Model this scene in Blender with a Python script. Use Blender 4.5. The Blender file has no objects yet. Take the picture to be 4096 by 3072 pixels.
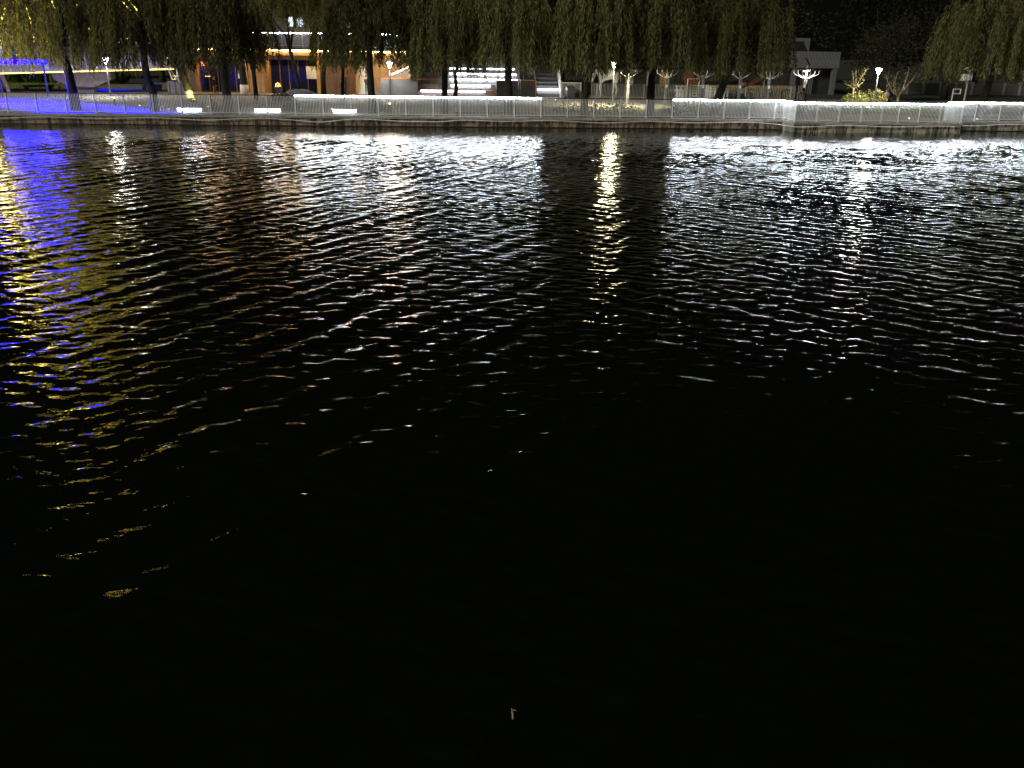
import bpy, bmesh, math, random
import numpy as np
from mathutils import Vector, Matrix

# ------------------------------------------------------------------ camera, sky, light
S = bpy.context.scene
C = S.collection
S.unit_settings.scale_length = 1.1
PI = math.pi

F, PITCH, ROLL, YAW = 3500.0, 0.3678, 0.0158, 0.0957
CAM = Vector((0.0, -53.46, 3.856))
cd = bpy.data.cameras.new('camera'); cam = bpy.data.objects.new('camera', cd); C.objects.link(cam)
cd.sensor_fit = 'HORIZONTAL'; cd.sensor_width = 36.0; cd.lens = 36.0 * F / 4096.0
cd.clip_start = 0.1; cd.clip_end = 1500.0
_f = Vector((math.sin(YAW) * math.cos(PITCH), math.cos(YAW) * math.cos(PITCH), -math.sin(PITCH)))
_r = Vector((math.cos(YAW), -math.sin(YAW), 0)); _u = _r.cross(_f)
_r2 = _r * math.cos(ROLL) + _u * math.sin(ROLL); _u2 = -_r * math.sin(ROLL) + _u * math.cos(ROLL)
m = Matrix((_r2, _u2, -_f)).transposed().to_4x4(); m.translation = CAM
cam.matrix_world = m
S.camera = cam

w = bpy.data.worlds.new('World'); S.world = w; w.use_nodes = True
wn = w.node_tree.nodes; bg = wn['Background']
bg.inputs[0].default_value = (0.60, 0.62, 0.52, 1); bg.inputs[1].default_value = 0.0013

sd = bpy.data.lights.new('city_glow', 'SUN'); sun = bpy.data.objects.new('city_glow', sd); C.objects.link(sun)
sd.energy = 0.62; sd.angle = math.radians(12); sd.color = (1.0, 0.97, 0.82)
sun.rotation_euler = (math.radians(66), 0, math.radians(-52))
sun['kind'] = 'helper'

S.view_settings.view_transform = 'Standard'; S.view_settings.look = 'None'
S.view_settings.gamma = 1.0; S.view_settings.exposure = 1.7
S.cycles.max_bounces = 6; S.cycles.diffuse_bounces = 2; S.cycles.glossy_bounces = 3
S.cycles.transmission_bounces = 4; S.cycles.transparent_max_bounces = 6
S.cycles.sample_clamp_indirect = 6.0; S.cycles.caustics_reflective = False; S.cycles.caustics_refractive = False

rnd = random.Random(7)

# ------------------------------------------------------------------ helpers
def tag(o, label=None, cat=None, group=None, kind=None):
    if label: o['label'] = label
    if cat: o['category'] = cat
    if group: o['group'] = group
    if kind: o['kind'] = kind
    return o

def empty(name, loc=(0, 0, 0), rz=0.0, label=None, cat=None, group=None):
    o = bpy.data.objects.new(name, None); C.objects.link(o)
    o.location = loc; o.rotation_euler = (0, 0, rz); o.empty_display_size = 0.2
    return tag(o, label, cat, group)

def link(name, me, mat=None, parent=None, loc=None):
    o = bpy.data.objects.new(name, me); C.objects.link(o)
    if mat is not None and not me.materials: me.materials.append(mat)
    if parent is not None: o.parent = parent
    if loc is not None: o.location = loc
    return o

class MB:
    def __init__(s): s.v = []; s.f = []
    def add(s, vs, fs):
        n = len(s.v); s.v += [tuple(p) for p in vs]; s.f += [tuple(i + n for i in f) for f in fs]; return s
    def box(s, x0, x1, y0, y1, z0, z1):
        v = [(x, y, z) for z in (z0, z1) for y in (y0, y1) for x in (x0, x1)]
        return s.add(v, [(0, 2, 3, 1), (4, 5, 7, 6), (0, 1, 5, 4), (2, 6, 7, 3), (0, 4, 6, 2), (1, 3, 7, 5)])
    def bar(s, a, b, wx, wy=None, up=(0, 0, 1)):
        wy = wx if wy is None else wy
        a = Vector(a); b = Vector(b); d = (b - a).normalized(); u = Vector(up)
        if abs(d.dot(u)) > 0.97: u = Vector((0, 1, 0))
        r = d.cross(u).normalized(); t = r.cross(d)
        v = [p + r * i * wx / 2 + t * j * wy / 2 for p in (a, b) for i, j in ((-1, -1), (1, -1), (1, 1), (-1, 1))]
        return s.add(v, [(0, 1, 2, 3)[::-1], (4, 5, 6, 7), (0, 1, 5, 4), (1, 2, 6, 5), (2, 3, 7, 6), (3, 0, 4, 7)])
    def tube(s, pts, rad, n=8, cap=True):
        pts = [Vector(p) for p in pts]
        if not hasattr(rad, '__len__'): rad = [rad] * len(pts)
        rings = []; pr = None
        for i, p in enumerate(pts):
            d = (pts[min(i + 1, len(pts) - 1)] - pts[max(i - 1, 0)]).normalized()
            if pr is None:
                u = Vector((0, 0, 1)) if abs(d.z) < 0.9 else Vector((1, 0, 0)); r = d.cross(u).normalized()
            else:
                r = (pr - d * pr.dot(d)).normalized()
            pr = r; t = d.cross(r)
            rings.append([p + (r * math.cos(2 * PI * k / n) + t * math.sin(2 * PI * k / n)) * rad[i] for k in range(n)])
        v = [q for R in rings for q in R]; f = []
        for i in range(len(pts) - 1):
            for k in range(n):
                f.append((i * n + k, i * n + (k + 1) % n, (i + 1) * n + (k + 1) % n, (i + 1) * n + k))
        if cap:
            f.append(tuple(range(n))[::-1]); f.append(tuple((len(pts) - 1) * n + k for k in range(n)))
        return s.add(v, f)
    def lathe(s, prof, c=(0, 0, 0), n=16):
        v = []; f = []
        for r, z in prof:
            v += [(c[0] + r * math.cos(2 * PI * k / n), c[1] + r * math.sin(2 * PI * k / n), c[2] + z) for k in range(n)]
        for i in range(len(prof) - 1):
            for k in range(n): f.append((i * n + k, i * n + (k + 1) % n, (i + 1) * n + (k + 1) % n, (i + 1) * n + k))
        f.append(tuple(range(n))[::-1]); f.append(tuple((len(prof) - 1) * n + k for k in range(n)))
        return s.add(v, f)
    def prism(s, poly, z0, z1):
        n = len(poly)
        v = [(x, y, z0) for x, y in poly] + [(x, y, z1) for x, y in poly]
        return s.add(v, [tuple(range(n))[::-1], tuple(range(n, 2 * n))] + [(i, (i + 1) % n, n + (i + 1) % n, n + i) for i in range(n)])
    def mesh(s, name, smooth=False):
        me = bpy.data.meshes.new(name); me.from_pydata(s.v, [], s.f); me.update()
        if smooth: me.polygons.foreach_set('use_smooth', [True] * len(me.polygons))
        return me
    def build(s, name, mat, parent=None, smooth=False, loc=None):
        me = s.mesh(name, smooth); return link(name, me, mat, parent, loc)

def nd(t, kind, **k):
    n = t.nodes.new(kind)
    for a, b in k.items(): setattr(n, a, b)
    return n

def mat(name, col, rough=0.7, metal=0.0, var=0.15, scale=4.0, bump=0.0, col2=None, spec=0.5, emit=None, estr=0.0, obj_var=0.0):
    M = bpy.data.materials.new(name); M.use_nodes = True; t = M.node_tree; b = t.nodes['Principled BSDF']
    b.inputs['Roughness'].default_value = rough; b.inputs['Metallic'].default_value = metal
    b.inputs['Specular IOR Level'].default_value = spec
    tc = nd(t, 'ShaderNodeTexCoord'); no = nd(t, 'ShaderNodeTexNoise')
    no.inputs['Scale'].default_value = scale; no.inputs['Detail'].default_value = 5; no.inputs['Roughness'].default_value = 0.62
    t.links.new(tc.outputs['Object'], no.inputs['Vector'])
    cr = nd(t, 'ShaderNodeValToRGB')
    c2 = col2 or tuple(min(1, c * (1 + var)) for c in col); c1 = col if col2 else tuple(c * (1 - var) for c in col)
    cr.color_ramp.elements[0].position = 0.32; cr.color_ramp.elements[1].position = 0.68
    cr.color_ramp.elements[0].color = (*c1, 1); cr.color_ramp.elements[1].color = (*c2, 1)
    t.links.new(no.outputs['Fac'], cr.inputs['Fac'])
    out = cr.outputs['Color']
    if obj_var:
        oi = nd(t, 'ShaderNodeObjectInfo'); hv = nd(t, 'ShaderNodeHueSaturation'); mr = nd(t, 'ShaderNodeMapRange')
        mr.inputs['To Min'].default_value = 1 - obj_var; mr.inputs['To Max'].default_value = 1 + obj_var
        t.links.new(oi.outputs['Random'], mr.inputs['Value']); t.links.new(mr.outputs[0], hv.inputs['Value']); t.links.new(out, hv.inputs['Color'])
        out = hv.outputs['Color']
    t.links.new(out, b.inputs['Base Color'])
    if bump:
        bp = nd(t, 'ShaderNodeBump'); bp.inputs['Distance'].default_value = bump
        t.links.new(no.outputs['Fac'], bp.inputs['Height']); t.links.new(bp.outputs[0], b.inputs['Normal'])
    if emit:
        b.inputs['Emission Color'].default_value = (*emit, 1); b.inputs['Emission Strength'].default_value = estr
    return M

def leafmat(name, c1, c2, trans=0.35):
    M = bpy.data.materials.new(name); M.use_nodes = True; t = M.node_tree; t.nodes.clear()
    o = nd(t, 'ShaderNodeOutputMaterial'); d = nd(t, 'ShaderNodeBsdfDiffuse'); tr = nd(t, 'ShaderNodeBsdfTranslucent'); mx = nd(t, 'ShaderNodeMixShader')
    g = nd(t, 'ShaderNodeNewGeometry'); cr = nd(t, 'ShaderNodeValToRGB')
    cr.color_ramp.elements[0].color = (*c1, 1); cr.color_ramp.elements[1].color = (*c2, 1)
    t.links.new(g.outputs['Random Per Island'], cr.inputs['Fac'])
    oi = nd(t, 'ShaderNodeObjectInfo'); hv = nd(t, 'ShaderNodeHueSaturation'); mr = nd(t, 'ShaderNodeMapRange')
    mr.inputs['To Min'].default_value = 0.62; mr.inputs['To Max'].default_value = 1.4
    t.links.new(oi.outputs['Random'], mr.inputs['Value']); t.links.new(mr.outputs[0], hv.inputs['Value']); t.links.new(cr.outputs[0], hv.inputs['Color'])
    t.links.new(hv.outputs[0], d.inputs['Color']); t.links.new(hv.outputs[0], tr.inputs['Color'])
    mx.inputs[0].default_value = trans
    t.links.new(d.outputs[0], mx.inputs[1]); t.links.new(tr.outputs[0], mx.inputs[2]); t.links.new(mx.outputs[0], o.inputs[0])
    return M

def glow(name, col, s):
    M = bpy.data.materials.new(name); M.use_nodes = True; t = M.node_tree; t.nodes.clear()
    o = nd(t, 'ShaderNodeOutputMaterial'); e = nd(t, 'ShaderNodeEmission')
    e.inputs[0].default_value = (*col, 1); e.inputs[1].default_value = s
    t.links.new(e.outputs[0], o.inputs[0]); return M

def lamp(name, kind, loc, energy, col, parent=None, size=0.1, target=None, angle=90, blend=0.5):
    L = bpy.data.lights.new(name, kind); L.energy = energy; L.color = col
    L.shadow_soft_size = size
    o = bpy.data.objects.new(name, L); C.objects.link(o)
    if parent: o.parent = parent
    o.location = loc
    if kind == 'SPOT':
        L.spot_size = math.radians(angle); L.spot_blend = blend
    if target is not None:
        o.rotation_euler = (Vector(target) - Vector(loc)).to_track_quat('-Z', 'Y').to_euler()
    o['kind'] = 'helper'
    return o

M = {}
M['concrete'] = mat('concrete', (0.24, 0.225, 0.2), 0.85, var=0.25, scale=3, bump=0.01)
M['coping'] = mat('coping_stone', (0.3, 0.28, 0.25), 0.8, var=0.3, scale=5, bump=0.01, obj_var=0.18)
M['metal'] = mat('galvanised_metal', (0.72, 0.73, 0.75), 0.45, 0.1, var=0.08, scale=12)
M['rail'] = mat('dark_handrail', (0.05, 0.042, 0.036), 0.5, 0.2, var=0.2)
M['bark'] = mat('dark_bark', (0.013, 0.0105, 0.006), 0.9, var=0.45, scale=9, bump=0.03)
M['bark_pale'] = mat('pale_bark', (0.3, 0.22, 0.14), 0.85, var=0.3, scale=9, bump=0.02)
M['lime'] = mat('limewash', (0.66, 0.6, 0.5), 0.85, var=0.15, scale=8, bump=0.01)
M['leaf'] = leafmat('willow_leaves', (0.05, 0.052, 0.02), (0.21, 0.2, 0.085), .42)
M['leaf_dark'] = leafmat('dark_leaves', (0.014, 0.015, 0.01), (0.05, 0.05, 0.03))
M['leaf_yellow'] = leafmat('yellow_leaves', (0.1, 0.12, 0.03), (0.3, 0.27, 0.1))
M['leaf_green'] = leafmat('shrub_leaves', (0.03, 0.05, 0.015), (0.12, 0.15, 0.04))
M['grass'] = leafmat('grass_blades', (0.1, 0.16, 0.02), (0.26, 0.32, 0.05))
M['reed'] = leafmat('tan_grass', (0.28, 0.2, 0.07), (0.5, 0.37, 0.14))
M['wood'] = mat('warm_timber', (0.38, 0.23, 0.1), 0.6, var=0.25, scale=6, obj_var=0.16)
M['wood_frame'] = mat('golden_timber', (0.5, 0.29, 0.09), 0.55, var=0.15, scale=5)
M['wood_dark'] = mat('brown_timber', (0.17, 0.1, 0.06), 0.65, var=0.25, scale=6, obj_var=0.14)
M['grey'] = mat('grey_panel', (0.11, 0.11, 0.115), 0.6, var=0.12, scale=2)
M['dark'] = mat('dark_panel', (0.028, 0.028, 0.032), 0.5, var=0.2, scale=2)
M['white'] = mat('white_paint', (0.8, 0.79, 0.75), 0.5, var=0.06, scale=6)
M['pale_paint'] = mat('dimmed_white_paint', (0.34, 0.33, 0.3), 0.6, var=0.15, scale=6)  # white fence paint greyed so it looks less lit than the letters
M['stone'] = mat('grey_stone', (0.27, 0.27, 0.28), 0.85, var=0.25, scale=5, bump=0.01, obj_var=0.2)
M['orange'] = mat('orange_steel', (0.5, 0.17, 0.05), 0.5, 0.1, var=0.12, scale=6)
M['black'] = mat('black_paint', (0.014, 0.014, 0.016), 0.45, var=0.2)
M['rust'] = mat('brown_plastic', (0.12, 0.045, 0.025), 0.55, var=0.2)
M['bin'] = mat('bin_plastic', (0.06, 0.07, 0.085), 0.45, var=0.15)
M['rope'] = mat('white_hose', (0.72, 0.72, 0.74), 0.5, var=0.1)
M['asphalt'] = mat('asphalt', (0.05, 0.05, 0.05), 0.9, var=0.25, scale=8)
M['parasol'] = mat('green_canvas', (0.004, 0.016, 0.014), 0.8, var=0.15)
M['tarp'] = mat('pale_tarpaulin', (0.4, 0.43, 0.48), 0.5, var=0.2, scale=5, bump=0.03)
M['solar'] = mat('solar_cells', (0.012, 0.014, 0.025), 0.25, 0.2, var=0.2)
M['post'] = mat('grey_post', (0.2, 0.2, 0.215), 0.5, 0.2, var=0.1)
M['glass'] = mat('shop_glass', (0.012, 0.013, 0.016), 0.1, var=0.1, spec=0.25)
M['led'] = glow('white_led', (0.86, 0.95, 1.0), 43.0)
M['led_bench'] = glow('bench_led', (0.86, 0.93, 1.0), 16.0)
M['led_step'] = glow('step_led', (0.93, 0.96, 1.0), 9.0)
M['led_yellow'] = glow('yellow_led', (1.0, 0.68, 0.16), 1.6)
M['led_cable'] = glow('yellow_cable_led', (1.0, 0.74, 0.1), 2.2)
M['led_mast'] = glow('mast_led', (1.0, 0.76, 0.14), 11.0)
M['led_amber'] = glow('amber_led', (1.0, 0.62, 0.2), 45.0)
M['led_blue'] = glow('blue_led', (0.0005, 0.0, 1.0), 50.0)
M['lamp_glow'] = glow('lamp_glass', (1.0, 0.97, 0.86), 22.0)
M['lamp_warm'] = glow('lamp_glass_warm', (1.0, 0.86, 0.45), 14.0)
M['neon'] = glow('red_neon', (1.0, 0.16, 0.09), 5.0)
M['window_glow'] = glow('lit_window', (0.8, 0.9, 1.0), 1.0)
M['stud'] = glow('stud_light', (1.0, 0.8, 0.4), 5.0)
M['amber_small'] = glow('small_amber_light', (1.0, 0.55, 0.12), 1.2)

# stained quay concrete
def stained(name, base, stain, moss):
    m_ = mat(name, base, 0.9, var=0.25, scale=4, bump=0.015); t = m_.node_tree; b = t.nodes['Principled BSDF']
    src = b.inputs['Base Color'].links[0].from_socket
    tc = nd(t, 'ShaderNodeTexCoord'); mp = nd(t, 'ShaderNodeMapping'); mp.inputs['Scale'].default_value = (2.6, 1, 0.55)
    no = nd(t, 'ShaderNodeTexNoise'); no.inputs['Scale'].default_value = 1.3; no.inputs['Detail'].default_value = 7; no.inputs['Roughness'].default_value = 0.7
    t.links.new(tc.outputs['Object'], mp.inputs[0]); t.links.new(mp.outputs[0], no.inputs['Vector'])
    cr = nd(t, 'ShaderNodeValToRGB'); cr.color_ramp.elements[0].position = 0.46; cr.color_ramp.elements[1].position = 0.55
    mx = nd(t, 'ShaderNodeMix', data_type='RGBA'); t.links.new(no.outputs['Fac'], cr.inputs[0]); t.links.new(cr.outputs[0], mx.inputs[0])
    mx.inputs[7].default_value = (*stain, 1); t.links.new(src, mx.inputs[6])
    n2 = nd(t, 'ShaderNodeTexNoise'); n2.inputs['Scale'].default_value = 2.3; n2.inputs['Detail'].default_value = 6
    c2 = nd(t, 'ShaderNodeValToRGB'); c2.color_ramp.elements[0].position = 0.5; c2.color_ramp.elements[1].position = 0.62
    t.links.new(mp.outputs[0], n2.inputs['Vector']); t.links.new(n2.outputs['Fac'], c2.inputs[0])
    m2 = nd(t, 'ShaderNodeMix', data_type='RGBA'); t.links.new(c2.outputs[0], m2.inputs[0]); t.links.new(mx.outputs[2], m2.inputs[6]); m2.inputs[7].default_value = (*moss, 1)
    t.links.new(m2.outputs[2], b.inputs['Base Color'])
    return m_
M['quay'] = stained('quay_concrete', (0.3, 0.22, 0.15), (0.09, 0.068, 0.048), (0.04, 0.034, 0.027))
M['quay_pale'] = stained('platform_concrete', (0.42, 0.39, 0.32), (0.15, 0.14, 0.11), (0.045, 0.047, 0.032))

# paving: big slabs drawn by a brick pattern of joints
def paving():
    m_ = mat('paving', (0.24, 0.232, 0.205), 0.8, var=0.2, scale=1.2, bump=0.004); t = m_.node_tree; b = t.nodes['Principled BSDF']
    src = b.inputs['Base Color'].links[0].from_socket
    tc = nd(t, 'ShaderNodeTexCoord'); br = nd(t, 'ShaderNodeTexBrick'); br.inputs['Scale'].default_value = 1.0
    br.inputs['Brick Width'].default_value = 0.6; br.inputs['Row Height'].default_value = 0.3; br.inputs['Mortar Size'].default_value = 0.006
    br.inputs['Color1'].default_value = (1, 1, 1, 1); br.inputs['Color2'].default_value = (0.78, 0.78, 0.8, 1); br.inputs['Mortar'].default_value = (0.45, 0.45, 0.45, 1)
    t.links.new(tc.outputs['Object'], br.inputs['Vector'])
    mx = nd(t, 'ShaderNodeMix', data_type='RGBA', blend_type='MULTIPLY'); mx.inputs[0].default_value = 1.0
    t.links.new(src, mx.inputs[6]); t.links.new(br.outputs['Color'], mx.inputs[7]); t.links.new(mx.outputs[2], b.inputs['Base Color'])
    return m_
M['paving'] = paving()

def water_mat():
    m_ = bpy.data.materials.new('river_water'); m_.use_nodes = True; t = m_.node_tree; b = t.nodes['Principled BSDF']
    b.inputs['Base Color'].default_value = (0.0035, 0.0055, 0.0036, 1); b.inputs['Roughness'].default_value = 0.03
    b.inputs['IOR'].default_value = 1.333
    tc = nd(t, 'ShaderNodeTexCoord'); mp = nd(t, 'ShaderNodeMapping'); mp.inputs['Scale'].default_value = (0.62, 1.0, 1.0)
    n1 = nd(t, 'ShaderNodeTexNoise'); n1.inputs['Scale'].default_value = 7.0; n1.inputs['Detail'].default_value = 2.5; n1.inputs['Roughness'].default_value = 0.5
    n1.inputs['Distortion'].default_value = 0.4
    t.links.new(tc.outputs['Object'], mp.inputs[0]); t.links.new(mp.outputs[0], n1.inputs['Vector'])
    bp = nd(t, 'ShaderNodeBump'); bp.inputs['Strength'].default_value = 1.0; bp.inputs['Distance'].default_value = WATER_BUMP
    sp = nd(t, 'ShaderNodeSeparateXYZ'); mr = nd(t, 'ShaderNodeMapRange'); t.links.new(tc.outputs['Object'], sp.inputs[0]); t.links.new(sp.outputs['Y'], mr.inputs['Value'])
    mr.inputs['From Min'].default_value = -0.5; mr.inputs['From Max'].default_value = -6.0; mr.inputs['To Min'].default_value = 0.6; mr.inputs['To Max'].default_value = 1.0
    t.links.new(mr.outputs[0], bp.inputs['Strength'])
    t.links.new(n1.outputs['Fac'], bp.inputs['Height']); t.links.new(bp.outputs[0], b.inputs['Normal'])
    return m_
WATER_BUMP = 0.0125
M['water'] = water_mat()

# ------------------------------------------------------------------ ground, water, quay
WZ = -0.58
def make_water():
    R, K = 1150, 800
    d = np.exp(np.linspace(math.log(2.2), math.log(53.25), R))          # distance from the camera bank
    s = np.linspace(-1, 1, K)
    wid = d * 0.62 + 9.0
    X = (d * 0.10)[:, None] + wid[:, None] * s[None, :]
    Y = np.repeat((d - 53.46)[:, None], K, 1)
    g = np.random.default_rng(5)
    dx = np.gradient(d)[:, None] + 0 * X
    step = np.maximum(dx, (2 * wid / K)[:, None])
    Z = np.zeros_like(X)
    sx = 1 / (1 + np.exp(-(X - 2.5 + 0.06 * (Y + 35)) / 2.6))            # 0 over the left water, 1 over the right
    def comp(n, lam, cdir, cs, rms, wgt):
        nonlocal Z
        for i in range(n):
            L = math.exp(g.uniform(math.log(lam[0]), math.log(lam[1])))
            a = math.radians(cdir + g.normal() * cs - 90)
            kx, ky = math.cos(a) * 2 * PI / L, math.sin(a) * 2 * PI / L
            amp = rms * math.sqrt(2.0 / n) * L / (2 * PI)
            lod = np.clip((L / step - 2.0) / 1.2, 0, 1)
            Z += amp * lod * wgt * np.sin(kx * X + ky * Y + g.uniform(0, 2 * PI) + 0.25 * np.sin(0.31 * X + 0.22 * Y + i))
    comp(18, (0.38, 1.0), 57, 8, 0.1, 0.25 + 0.75 * (1 - sx))
    comp(18, (0.34, 0.85), -46, 9, 0.098, 0.2 + 0.8 * sx)
    comp(34, (0.25, 0.6), 3, 26, 0.102, 1.0)
    comp(30, (0.14, 0.28), 0, 50, 0.05, 1.0)
    # long slow swell makes calm and rough patches
    patch = 0.72 + 0.28 * np.sin(0.23 * X + 0.41 * Y) * np.sin(0.37 * X - 0.19 * Y + 1.3)
    Z *= np.clip(0.62 + 0.38 * (Y + 49) / 15.0, 0.62, 1.0)                  # smoother close to the near bank
    Z *= patch * (0.5 + 0.5 * np.clip((-Y - 1.0) / 6.0, 0, 1)) * (1 + 0.25 * np.exp(-((Y + 12) / 7.0) ** 2))      # sheltered below the quay
    co = np.stack([X, Y, Z + WZ], -1).reshape(-1, 3).astype(np.float32)
    idx = np.arange(R * K).reshape(R, K)
    q = np.stack([idx[:-1, :-1], idx[:-1, 1:], idx[1:, 1:], idx[1:, :-1]], -1).reshape(-1, 4)
    me = bpy.data.meshes.new('water'); n = len(q)
    me.vertices.add(len(co)); me.vertices.foreach_set('co', co.ravel())
    me.loops.add(n * 4); me.loops.foreach_set('vertex_index', q.ravel().astype(np.int32))
    me.polygons.add(n); me.polygons.foreach_set('loop_start', np.arange(0, n * 4, 4, dtype=np.int32))
    me.polygons.foreach_set('use_smooth', np.ones(n, dtype=bool))
    me.update(calc_edges=True)
    return link('water', me, M['water'])
tag(make_water(), 'dark rippled river water with broken light reflections', 'water', kind='structure')
tag(MB().box(-160, 190, -90, 0.1, -1.6, -0.86).build('riverbed', M['asphalt']), 'dark river bed under the water', 'riverbed', kind='structure')

tag(MB().add([(-260, 0.2, 0), (320, 0.2, 0), (320, 420, 0), (-260, 420, 0)], [(0, 1, 2, 3)]).build('ground', M['paving']),
    'pale paved promenade along the river bank', 'ground', kind='structure')

M['soil'] = mat('dark_soil', (0.035, 0.03, 0.024), 0.95, var=0.35, scale=6, bump=0.02)
M['park'] = mat('shade_dark_ground', (0.022, 0.024, 0.016), 0.95, var=0.4, scale=0.6)  # far ground colour darkened to stand in for missing light
def sheet(name, pts, mt, label, z):
    return tag(MB().add([(x, y, z) for x, y in pts], [tuple(range(len(pts)))]).build(name, M[mt]), label, name.split('_')[-1], kind='structure')
sheet('park_ground', [(-260, 41), (320, 41), (320, 419), (-260, 419)], 'park', 'park ground darkened as unlit beyond the buildings', .004)
sheet('park_ground', [(31.5, 23.5), (120, 23.5), (120, 40.9), (31.5, 40.9)], 'park', 'park ground darkened as unlit around the garden house', .004)
sheet('soil_bed', [(15.2, .45), (20.8, .45), (20.8, 4.2), (15.2, 4.2)], 'soil', 'dark planting bed under the leaning willow', .004)
sheet('soil_bed', [(31.8, .45), (60, .45), (60, 4.6), (38.8, 9.5), (38.8, 4.6), (31.8, 4.6)], 'soil', 'dark planting bed behind the rightmost railing', .004)
sheet('soil_bed', [(1.6, .6), (6.6, .6), (6.6, 4.0), (1.6, 4.0)], 'soil', 'dark planting bed before the dark panel walls', .004)
# quay wall with coping stones
q = empty('quay_wall', (0, 0, 0), 0, 'stained concrete quay wall below the railings along the river', 'wall')
MB().box(-90, 21.2, -0.25, 0.25, -1.5, -0.135).build('wall_face', M['quay'], q)
MB().box(31.6, 110, -0.25, 0.25, -1.5, -0.135).build('wall_face', M['quay_pale'], q)
MB().box(-90, 21.2, -0.262, -0.252, -0.75, -0.535).build('waterline_band', M['black'], q); MB().box(31.6, 110, -0.262, -0.252, -0.75, -0.535).build('waterline_band', M['black'], q)  # dark strip along the wall foot at the waterline
cop = MB().box(0.006, 1.568, -0.33, 0.24, -0.132, 0.012).mesh('coping_stone')
for i in range(-20, 60):
    x = -20.2405 - 0.79 + i * 1.5783
    if 19.7 < x < 31.6: continue
    o = link('coping_stone', cop, M['coping'], q, (x, rnd.uniform(-.008, .008), rnd.uniform(-.01, .004)))

for x0, x1 in ((20.006, 21.19), (31.61, 32.61)): MB().box(x0, x1, -0.33, 0.24, -0.132, 0.012).build('coping_stone', M['coping'], q)
p = empty('viewing_platform', (0, 0, 0), 0, 'moss-stained concrete platform stepping out from the quay into the river', 'platform')
MB().box(21.25, 31.55, -2.0, 0.3, -1.5, -0.13).build('platform_body', M['quay_pale'], p)
for i in range(7):
    x0 = 21.2 + i * 1.486
    MB().box(x0 + .004, x0 + 1.482, -2.09, -1.3, -0.126, 0.012).build('coping_stone', M['coping'], p)
MB().box(21.2, 21.6, -1.296, .28, -0.126, 0.011).build('coping_stone', M['coping'], p)
MB().box(31.2, 31.6, -1.296, .28, -0.126, 0.011).build('coping_stone', M['coping'], p)
MB().box(21.604, 31.196, -1.296, 0.26, -0.126, 0.008).build('deck', M['paving'], p)

# ------------------------------------------------------------------ riverside railings
PICK = MB().box(-0.0145, 0.0145, -0.006, 0.006, 0.10, 1.03).mesh('picket')
PICK.materials.append(M['metal'])
POST = MB().box(-0.03, 0.03, -0.03, 0.03, 0.0, 1.045).box(-0.055, 0.055, -0.055, 0.055, 0.013, 0.03).mesh('post')
POST.materials.append(M['metal'])
def railing(label, a, b, posts, lit, per=0.083, skip_first=False, cat='railing', height=1.0, group='riverside railings', z=0.0, endposts=True):
    a = Vector((a[0], a[1], 0)); b = Vector((b[0], b[1], 0)); L = (b - a).length; ang = math.atan2(b.y - a.y, b.x - a.x)
    r = empty('railing', (a.x, a.y, z + 0.012), ang, label, cat, group)
    r.scale = (1, 1, height)
    for s in posts:
        if skip_first and s < 0.01: continue
        link('post', POST, None, r, (s, 0, 0))
    MB().box(-0.03, L + 0.03, -0.035, 0.035, 1.047, 1.088).build('handrail', M['rail'], r)
    MB().box(0, L, -0.014, 0.014, 0.07, 0.098).build('bottom_rail', M['metal'], r)
    n = int(L / per)
    for i in range(n):
        s = (i + 0.5) * L / n
        if min(abs(s - t) for t in posts) < 0.035: continue
        link('picket', PICK, None, r, (s, rnd.uniform(-.002, .002), 0))
    if lit:
        MB().box(0.0, L, -0.047, -0.036, 1.046, 1.086).build('led_strip', M['led'], r)
    return r
SP, X0 = 1.5783, -20.2405
def px(k): return X0 + SP * k
def run(label, k0, k1, lit, extra=None):
    a, b = px(k0), px(k1)
    ps = [SP * (k - k0) for k in range(math.ceil(k0), math.floor(k1) + 1)]
    return railing(label, (a, 0), (b, 0), ps + (extra or []), lit, skip_first=(k0 not in (-14,)))
run('unlit dark-topped railing beneath the bridge and leftmost willows', -14, 8, False)
run('white LED-lit railing in front of the timber pavilion', 8, 17, True, [0.0])
run('unlit railing between the two glowing white stretches', 17, 22, False)
run('white LED-lit railing ending at the projecting platform', 22, 26.3, True)
railing('short glowing railing on the platform flank facing the pavilion', (21.3, -.06), (21.3, -1.88), [0.0, .9, 1.82], True)
railing('glowing white railing around the projecting platform front', (21.3, -1.95), (31.5, -1.95), [0, 1.3, 2.65, 3.98, 5.23, 6.27, 7.54, 8.83, 10.2], True)
railing('short railing closing the platform flank beside the camera pole', (31.5, -1.88), (31.5, -.06), [0.0, .9, 1.82], True)
railing('rightmost glowing railing past the camera pole', (31.62, 0.0), (45.9, 0.0), [0.0] + [1.9 + 1.6 * i for i in range(9)], True)

# white hose sagging along the quay
pts = []
for i in range(181):
    x = -24 + i * 0.34
    zz = -0.15 + 0.03 * math.sin(x * 1.1) - 0.05 * max(0, math.sin(x * 0.55 + 2.2)) ** 3 - (0.14 * math.exp(-((x + 6.2) / 1.2) ** 2)) - (0.1 * math.exp(-((x - 0.6) / .9) ** 2))
    y = -0.44
    if x > 20.8: y = -0.44 - min(1, (x - 20.8) / .4) * 1.76
    if x > 31.4: y = -2.2 + min(1, (x - 31.4) / .6) * 1.78
    if x < -10: zz -= 0.02
    pts.append((x, y, zz - 0.03))
tag(MB().tube(pts, 0.021, 6).build('cable', M['rope'], smooth=True), 'white cable sagging along the quay wall below the railings', 'cable')

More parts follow.
